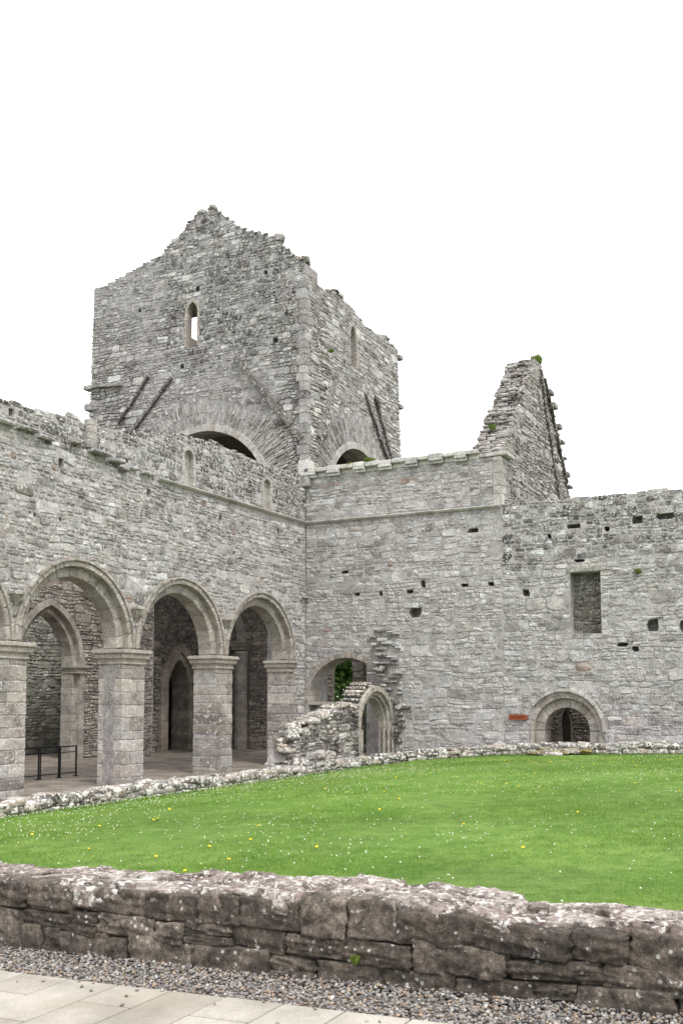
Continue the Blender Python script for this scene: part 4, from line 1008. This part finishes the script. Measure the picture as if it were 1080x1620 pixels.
# ================================================================== FOREGROUND WALL, GRAVEL, PAVING
fw_ = empty('foreground_wall', (-30.25, -17, 0), 'low dark weathered stone wall across the foreground with a pale lichened top', 'wall')
nr = random.Random(131); Y0, Y1 = -22.0, -12.6
zt = lambda y: .425 + .02 * mn.noise((y * .8, 2, 2)) + (.03 if y > -18.0 else 0) + min(.0, ztilt(y)) * 1.05 + .3 * max(0, ztilt(y))
XF, XB = -30.50, -29.92
obj('wall_core', [(x_, y_, z_) for y_, t_ in ((Y0, .37), (-17, .37), (Y1, .24)) for x_, z_ in ((XF + .06, -.4), (XB - .06, -.4), (XB - .06, t_), (XF + .06, t_))], [(0, 1, 5, 4), (1, 2, 6, 5), (2, 3, 7, 6), (3, 0, 4, 7), (4, 5, 9, 8), (5, 6, 10, 9), (6, 7, 11, 10), (7, 4, 8, 11), (3, 2, 1, 0), (8, 9, 10, 11)], M['nearstone'], fw_)
def bigrock(name, c, s_, mat, n=8, e=.28, amp=.10, fr=1.5, rot=(0, 0, 0)):
    me = rockmesh(name, mat, n, e, amp, fr); return place(name, me, c, s_, rot, fw_)
rows = [(-.08, .11), (.11, .235), (.235, .455)]
for ri, (z0, z1) in enumerate(rows):
    y = Y0 + nr.random() * .3
    while y < Y1:
        l = nr.uniform(.16, .55) if ri < 2 else nr.uniform(.24, .66)
        kt = .6 * ztilt(y + l / 2) if ri < 2 else .45 * ztilt(y + l / 2)
        zz0 = z0 + nr.uniform(-.02, .02) + kt; zz1 = z1 + nr.uniform(-.02, .025) + kt
        if ri == 2: zz1 = zt(y + l / 2) + nr.uniform(-.03, .01)
        parts = [(zz0, zz1)]
        if ri < 2 and nr.random() < .3 and l < .4: m_ = nr.uniform(.4, .6) * (zz0 + zz1); m_ = zz0 + (zz1 - zz0) * nr.uniform(.4, .6); parts = [(zz0, m_), (m_, zz1)]
        for pa, pb in parts:
            c = (XF + .13 + nr.uniform(-.02, .022), y + l / 2, (pa + pb) / 2)
            bigrock('face_stone', c, (.135, l * .507, (pb - pa) * nr.uniform(.515, .56)), M['nearstone'], 14, nr.uniform(.12, .26), nr.uniform(.07, .13), nr.uniform(1.3, 2.2), (nr.uniform(-.09, .09), nr.uniform(-.05, .05), nr.uniform(-.06, .06)))
        y += l
    y = Y0
    while y < Y1:
        l = nr.uniform(.3, .6); kz = zt(y + l / 2) / .47; bigrock('back_stone', (XB - .1, y + l / 2, (z0 + z1) / 2 * kz - .015), (.1, l * .52, (z1 - z0) * .53 * kz), M['nearstone'], 4, .3, .1); y += l
y = Y0
while y < Y1:                                                     # rough flat stones bedded across the top
    l = nr.uniform(.14, .36); x = XF + nr.uniform(.0, .16)
    while x < XB:
        d = nr.uniform(.12, .32); d = min(d, XB + .03 - x)
        if d > .06:
            hz = nr.uniform(.05, .075); z = zt(y + l / 2) - hz + .012 + nr.uniform(-.022, .022) + (.012 if x > XF + .3 else 0)
            bigrock('top_stone', (x + d / 2, y + l / 2 + nr.uniform(-.05, .05), z), (d * .56, l * .6, hz), M['neartop'], 10, nr.uniform(.2, .4), nr.uniform(.1, .2), nr.uniform(1.4, 2.4), (nr.uniform(-.1, .1), nr.uniform(-.06, .1), nr.uniform(-.6, .6)))
        x += d * .9
    y += l * .85

sheet('path_bed', -45, -30.3, -40, -5, 4, 4, lambda x, y: -.06 + ztilt(y), M['walk'])
# paving slabs
pv = sheet('paving', -45, -31.02, -40, -5, 4, 8, lambda x, y: -.035, simple('joint_sand', (.16, .135, .105), .95, 40, .3, .004))
me_ = pv.data; me_.transform(__import__('mathutils').Matrix.Translation((0, 17.1, 0))); pv.location = (0, -17.1, 0)
PY = [-17.12 + .375 * i for i in range(-16, 16)]
for i, y in enumerate(PY):
    edge = -31.04 + nr.uniform(-.006, .006) - .0
    xs = [edge, -31.40 if i % 2 == 0 else -31.80]
    while xs[-1] > -34.6: xs.append(xs[-1] - .8)
    for a, b in zip(xs, xs[1:]):
        if proj(((a + b) / 2, y, 0))[1] < 2400 and inview(((a + b) / 2, y + .18, 0), 700):
            box('slab', b + .006, a - .006, y + .006, y + .369, -.05, nr.uniform(-.002, .002), M['slab'], pv, bev=.005)
pv.rotation_euler.x = -math.atan(TILTP)
# gravel strip
import numpy as np
R = np.random.default_rng(7)
t_ = (1 + 5 ** .5) / 2
IV = np.array([(-1, t_, 0), (1, t_, 0), (-1, -t_, 0), (1, -t_, 0), (0, -1, t_), (0, 1, t_), (0, -1, -t_), (0, 1, -t_), (t_, 0, -1), (t_, 0, 1), (-t_, 0, -1), (-t_, 0, 1)], float); IV /= np.linalg.norm(IV[0])
IF = np.array([(0, 11, 5), (0, 5, 1), (0, 1, 7), (0, 7, 10), (0, 10, 11), (1, 5, 9), (5, 11, 4), (11, 10, 2), (10, 7, 6), (7, 1, 8), (3, 9, 4), (3, 4, 2), (3, 2, 6), (3, 6, 8), (3, 8, 9), (4, 9, 5), (2, 4, 11), (6, 2, 10), (8, 6, 7), (9, 8, 1)])
def npmesh(name, V, Fa, tints, mat, kind='stuff', smooth=False, label=None, cat=None, parent=None):
    me = bpy.data.meshes.new(name); k = Fa.shape[1]
    me.vertices.add(len(V)); me.vertices.foreach_set('co', V.astype(np.float32).ravel())
    me.loops.add(Fa.size); me.loops.foreach_set('vertex_index', Fa.astype(np.int32).ravel())
    me.polygons.add(len(Fa)); me.polygons.foreach_set('loop_start', np.arange(0, Fa.size, k, dtype=np.int32))
    me.update(calc_edges=True); me.validate()
    if tints is not None:
        a = me.attributes.new('tint', 'FLOAT_COLOR', 'POINT'); a.data.foreach_set('color', np.c_[tints, np.ones(len(tints))].astype(np.float32).ravel())
    o = link(name, me, mat, parent, smooth=smooth)
    if kind: o['kind'] = kind
    return tag(o, label, cat)
N = 17000
px = np.where(R.random(N) < .004, -31.03 - np.abs(R.normal(0, .12, N)), R.uniform(-31.06, -30.40, N)); py = R.uniform(-21.2, -12.9, N); pz = -.035 + R.uniform(0, .026, N) * (px > -31.06) + .012 * (px < -31.06) + np.clip((px + 30.7) * .06, 0, .03) + TILTP * (-17.1 - py) + np.where(px < -31.06, .03, 0)
sz = R.uniform(.006, .014, N)[:, None] * np.c_[R.uniform(.8, 1.5, N), R.uniform(.8, 1.3, N), R.uniform(.55, .9, N)]
an = R.uniform(0, 6.28, N); ca, sa = np.cos(an), np.sin(an)
V = IV[None] * sz[:, None, :] * R.uniform(.82, 1.15, (N, 12, 1))
V = np.stack([V[..., 0] * ca[:, None] - V[..., 1] * sa[:, None], V[..., 0] * sa[:, None] + V[..., 1] * ca[:, None], V[..., 2]], -1)
ti_ = R.uniform(-.5, .5, N)[:, None]; V[..., 2] += V[..., 0] * ti_
V += np.c_[px, py, pz][:, None, :]
pc = np.array([(.235, .215, .195), (.165, .155, .15), (.29, .27, .25), (.25, .19, .14), (.115, .108, .105), (.31, .235, .16), (.21, .17, .155), (.40, .38, .35)])
tc = pc[R.choice(8, N, p=[.25, .2, .17, .1, .1, .05, .08, .05])] * R.uniform(.8, 1.2, (N, 1))
npmesh('gravel', V.reshape(-1, 3), (IF[None] + (np.arange(N) * 12)[:, None, None]).reshape(-1, 3), np.repeat(tc, 12, 0), M['pebble'], label='strip of mixed grey and tan gravel between paving and wall', cat='gravel')

# ================================================================== LAWN DETAIL
def zl_np(x, y):
    xp = np.array([-45, -20, -15, -11, -9, -6.6, -5, -4, -2, 0.]); fp = np.array([.05, .03, -.1, -.2, -.30, -.48, -.74, -.87, -.95, -1.0])
    return np.interp(y, xp, fp)
def sample(n, dmin, dmax, a0=-.38, a1=.38):
    th = R.uniform(a0, a1, n) ; d = np.sqrt(R.uniform(dmin ** 2, dmax ** 2, n))
    a = YAW - th; return CAMP.x + d * np.cos(a), CAMP.y + d * np.sin(a), d
Vs, Ts = [], []
for n, d0, d1, hh, ww, a0, a1 in ((130000, 5.6, 11, .042, .0042, -.38, .38), (130000, 11, 20, .045, .007, -.38, .38), (120000, 20, 38, .05, .013, -.38, .38), (60000, 5.0, 11, .042, .006, .38, .75), (50000, 11, 20, .045, .010, .38, .75), (40000, 20, 38, .05, .018, .38, .62), (30000, 6, 14, .042, .006, -.62, -.38), (25000, 14, 30, .045, .013, -.62, -.38)):
    x, y, d = sample(n, d0, d1, a0, a1)
    k = (x > -29.95) & (x < -2.75) & (y < -4.75) & ~((x > -5.2) & (y > -6.2)); x, y = x[k], y[k]; n = len(x)
    patch = .75 + .5 * np.sin(x * .9 + 1.3 * np.sin(y * .7)) * np.sin(y * 1.1 + x * .3) * .5
    h = hh * R.uniform(.5, 1.25, n) * np.clip(patch, .5, 1.3); a = R.uniform(0, 6.28, n); ln = R.uniform(0, .9, n) * h
    z = zl_np(x, y) - .012 + np.array([.03 * mn.noise((a_ * .25, b_ * .25, 3)) + .012 * mn.noise((a_ * 1.3, b_ * 1.3, 8)) for a_, b_ in zip(x.tolist(), y.tolist())])
    wx, wy = np.cos(a) * ww, np.sin(a) * ww
    b_ = R.uniform(0, 6.28, n)
    tri = np.stack([np.c_[x - wx, y - wy, z], np.c_[x + wx, y + wy, z], np.c_[x + np.cos(b_) * ln, y + np.sin(b_) * ln, z + h]], 1)
    Vs.append(tri.reshape(-1, 3)); tt = R.uniform(.75, 1.25, n)[:, None] * np.c_[R.uniform(.85, 1.25, n), np.ones(n), R.uniform(.8, 1.1, n)]
    Ts.append(np.repeat(tt, 3, 0))
V = np.concatenate(Vs); T_ = np.concatenate(Ts)
npmesh('grass', V, np.arange(len(V)).reshape(-1, 3), T_, M['blade'], label='short green mown grass of the cloister lawn', cat='grass')
# longer fringe along the walls
x = np.r_[R.uniform(-24, -5, 9000), R.uniform(-3.4, -2.7, 5000), -29.93 + R.uniform(0, .12, 9000)]
lw = np.interp(x[:9000], [-24, -14, -7.5, -5], [-4.35, -4.6, -4.85, -5.2]) - .34 - np.abs(R.normal(0, .09, 9000))
y = np.r_[lw, R.uniform(-19, -7.5, 5000), R.uniform(-21, -13, 9000)]
x[9000:14000] = -2.9 - np.abs(R.normal(0, .08, 5000))
n = len(x); h = np.r_[R.uniform(.05, .16, 9000), R.uniform(.03, .09, 5000), R.uniform(.04, .10, 9000)]; a = R.uniform(0, 6.28, n); b_ = R.uniform(0, 6.28, n); z = zl_np(x, y) - .03
ww = np.r_[np.full(14000, .012), np.full(9000, .004)]
tri = np.stack([np.c_[x - np.cos(a) * ww, y - np.sin(a) * ww, z], np.c_[x + np.cos(a) * ww, y + np.sin(a) * ww, z], np.c_[x + np.cos(b_) * h * .5, y + np.sin(b_) * h * .5, z + h]], 1).reshape(-1, 3)
npmesh('grass_fringe', tri, np.arange(n * 3).reshape(-1, 3), np.repeat(R.uniform(.7, 1.1, (n, 1)) * np.ones((1, 3)), 3, 0), M['blade'], label='longer grass growing along the feet of the low walls', cat='grass')
# clover heads
OV = np.array([(1, 0, 0), (-1, 0, 0), (0, 1, 0), (0, -1, 0), (0, 0, 1), (0, 0, -1)], float); OF = np.array([(0, 2, 4), (2, 1, 4), (1, 3, 4), (3, 0, 4), (2, 0, 5), (1, 2, 5), (3, 1, 5), (0, 3, 5)])
xs, ys = [], []
cx, cy, _ = sample(13500, 7.0, 34, -.5, .6)
for x, y in zip(cx.tolist(), cy.tolist()):
    if not (-29.5 < x < -3.2 and y < -5.4) or (x > -5.4 and y > -6.6): continue
    dens = .13 + .85 * max(0, mn.noise((x * .22, y * .3, 12)) + .12) + .9 * math.exp(-((y + 7.0) / 2.2) ** 2) * (x < -10)
    if R.random() < dens: xs.append(x); ys.append(y)
x, y = np.array(xs), np.array(ys); n = len(x); r_ = R.uniform(.008, .0145, n); z = zl_np(x, y) + R.uniform(.045, .08, n)
V = OV[None] * r_[:, None, None] * np.array([1, 1, .85]) + np.c_[x, y, z][:, None, :]
npmesh('clover_flowers', V.reshape(-1, 3), (OF[None] + (np.arange(n) * 6)[:, None, None]).reshape(-1, 3), None, M['clover'], label='scattered white clover heads dotting the lawn', cat='flowers', smooth=True)
# dandelions
dm = bpy.data.meshes.new('dandelion'); dv, df_ = [(0, 0, .012)], []
for r__, zz in ((.6, .010), (1.0, .0)):
    for k in range(10): dv.append((.026 * r__ * math.cos(k * .628), .026 * r__ * math.sin(k * .628), zz + (.004 if k % 2 else 0)))
dv.append((0, 0, -.012))
for k in range(10):
    j = (k + 1) % 10; df_ += [(0, 1 + k, 1 + j), (1 + k, 11 + k, 11 + j, 1 + j), (11 + k, 21, 11 + j)]
dm.from_pydata(dv, [], df_); dm.materials.append(M['dand'])
stm = bpy.data.meshes.new('stem'); stm.from_pydata([(-.003, -.002, -.07), (.003, -.002, -.07), (0, .003, -.07), (-.003, -.002, 0), (.003, -.002, 0), (0, .003, 0)], [], [(0, 1, 4, 3), (1, 2, 5, 4), (2, 0, 3, 5)]); stm.materials.append(M['stemgreen'])
dx_, dy_, _ = sample(420, 7.5, 33); c = 0
for x, y in zip(dx_.tolist(), dy_.tolist()):
    if not (-29.4 < x < -3.4 and y < -6) or (x > -6 and y > -7.5) or R.random() > .1 + .5 * (y < -9.5): continue
    d_ = place('dandelion', dm, (x, y, float(zl_np(x, y)) + .062), (.78, .78, .78), (R.uniform(-.3, .3), R.uniform(-.3, .3), R.uniform(0, 6)))
    tag(d_, 'small yellow dandelion flower in the cloister lawn', 'flower', 'dandelions scattered over the lawn'); place('stem', stm, (x, y, d_.location.z), (1, 1, 1), (0, 0, 0), d_).location = (0, 0, 0)
    c += 1
    if c >= 70: break

# ================================================================== PLANTS
def leaves(n, fn, size, rng_):
    V, T_ = [], []
    for i in range(n):
        p = Vector(fn()); a = Vector((rng_.gauss(0, 1), rng_.gauss(0, 1), rng_.gauss(0, 1))).normalized(); b = a.orthogonal().normalized(); s_ = size * rng_.uniform(.6, 1.3); t = rng_.random()
        V += [p - a * s_, p + b * s_ * .5, p + a * s_, p - b * s_ * .5]; T_ += [(t, t, t)] * 4
    return np.array([tuple(v) for v in V]), np.arange(len(V)).reshape(-1, 4), np.array(T_)
lr = random.Random(141)
def tree(loc, h, r, label, n=5000):
    e = empty('tree', loc, label, 'tree', 'trees beyond the ruins'); cl = []
    def limb(p, d, l, rad, depth, V, Fc):
        q = p + d * l; o1 = d.orthogonal().normalized(); o2 = d.cross(o1); b0 = len(V)
        for c_, rr_ in ((p, rad), (q, rad * .6)):
            for k in range(6): V.append(tuple(c_ + (o1 * math.cos(k * 1.047) + o2 * math.sin(k * 1.047)) * rr_))
        for k in range(6): Fc.append((b0 + k, b0 + (k + 1) % 6, b0 + 6 + (k + 1) % 6, b0 + 6 + k))
        if depth < 3:
            for _ in range(3): limb(q, (d + Vector((lr.gauss(0, .55), lr.gauss(0, .55), lr.uniform(-.1, .4)))).normalized(), l * lr.uniform(.55, .8), rad * .6, depth + 1, V, Fc)
        else: cl.append(q)
        if depth == 2: cl.append(q)
    V, Fc = [], []; limb(Vector((0, 0, -.5)), Vector((0, 0, 1)), h * .36, .22, 0, V, Fc)
    me = bpy.data.meshes.new('trunk'); me.from_pydata(V, [], Fc); link('trunk', me, M['bark'], e)
    for _ in range(14): cl.append(Vector((lr.gauss(0, r * .5), lr.gauss(0, r * .5), h * lr.uniform(.12, .8))))
    def fn():
        c_ = lr.choice(cl); return (c_.x + lr.gauss(0, r * .24), c_.y + lr.gauss(0, r * .24), max(.2, c_.z + lr.gauss(0, r * .2)))
    v, f, t = leaves(n, fn, .16, lr); npmesh('crown', v, f, t, M['leaf'], kind=None, parent=e)
tree((15.5, 6.6, -1.5), 7.5, 2.4, 'leafy green tree glimpsed through the left slot of the corner archway', 12000)
tree((15.0, 4.6, -1.5), 7.0, 2.2, 'leafy green tree glimpsed through the right slot of the corner archway', 12000)
def tuft(loc, r, n, label, size=.05, up=1.0, mat='tuft', shrub=False):
    e = empty('wall_plant' if not shrub else 'small_shrub', loc, label, 'plant')
    V, T_, Fq = [], [], []
    for i in range(n):
        a = lr.random() * 6.28; rad = r * lr.random() ** .6; hh = r * up * lr.uniform(.5, 1.2); p = Vector((rad * .4 * math.cos(a), rad * .4 * math.sin(a), -.02)); q = Vector((rad * math.cos(a), rad * math.sin(a), hh)); sd = Vector((-math.sin(a), math.cos(a), 0)) * size * .5; m_ = p.lerp(q, .6); t = lr.random()
        V += [p, m_ + sd, q, m_ - sd]; T_ += [(t, t, t)] * 4
    npmesh('leaves', np.array([tuple(v) for v in V]), np.arange(len(V)).reshape(-1, 4), np.array(T_), M[mat], kind=None, parent=e)
    if shrub:
        for i in range(5): a = lr.random() * 6.28; loft('twig', [[(x_ * .012, y_ * .012, 0) for x_, y_ in ((1, 0), (0, 1), (-1, -1))], [(r * .7 * math.cos(a) + x_ * .005, r * .7 * math.sin(a) + y_ * .005, r * up * .9) for x_, y_ in ((1, 0), (0, 1), (-1, -1))]], M['bark'], None).parent = e
tuft((5.7, -8.2, 15.95), .33, 170, 'small leafy shrub growing on the tip of the broken gable', .1, 1.5, shrub=True)
tuft((1.0, -7.75, 12.15), .2, 120, 'green tuft growing on the broken slope of the gable', .05, .8)
tuft((-.05, -2.95, 11.12), .28, 160, 'larger green tuft on the coping below the tower arch', .06, .6)
tuft((-.1, -2.1, 11.1), .16, 90, 'smaller green tuft on the coping at the tower arch', .05, .6)
tuft((-.06, -13.35, 6.05), .16, 90, 'green tuft on the right hand wall right of the window recess', .05, .9)
tuft((2.0, -.12, 16.75), .2, 90, 'green tuft high on the right face of the tower', .05, .5)
tuft((-30.53, -17.3, .13), .045, 60, 'small green tuft growing in a joint of the foreground wall', .014, .8)
for o in bpy.data.objects:
    if o.parent is not None: o.matrix_parent_inverse.identity()
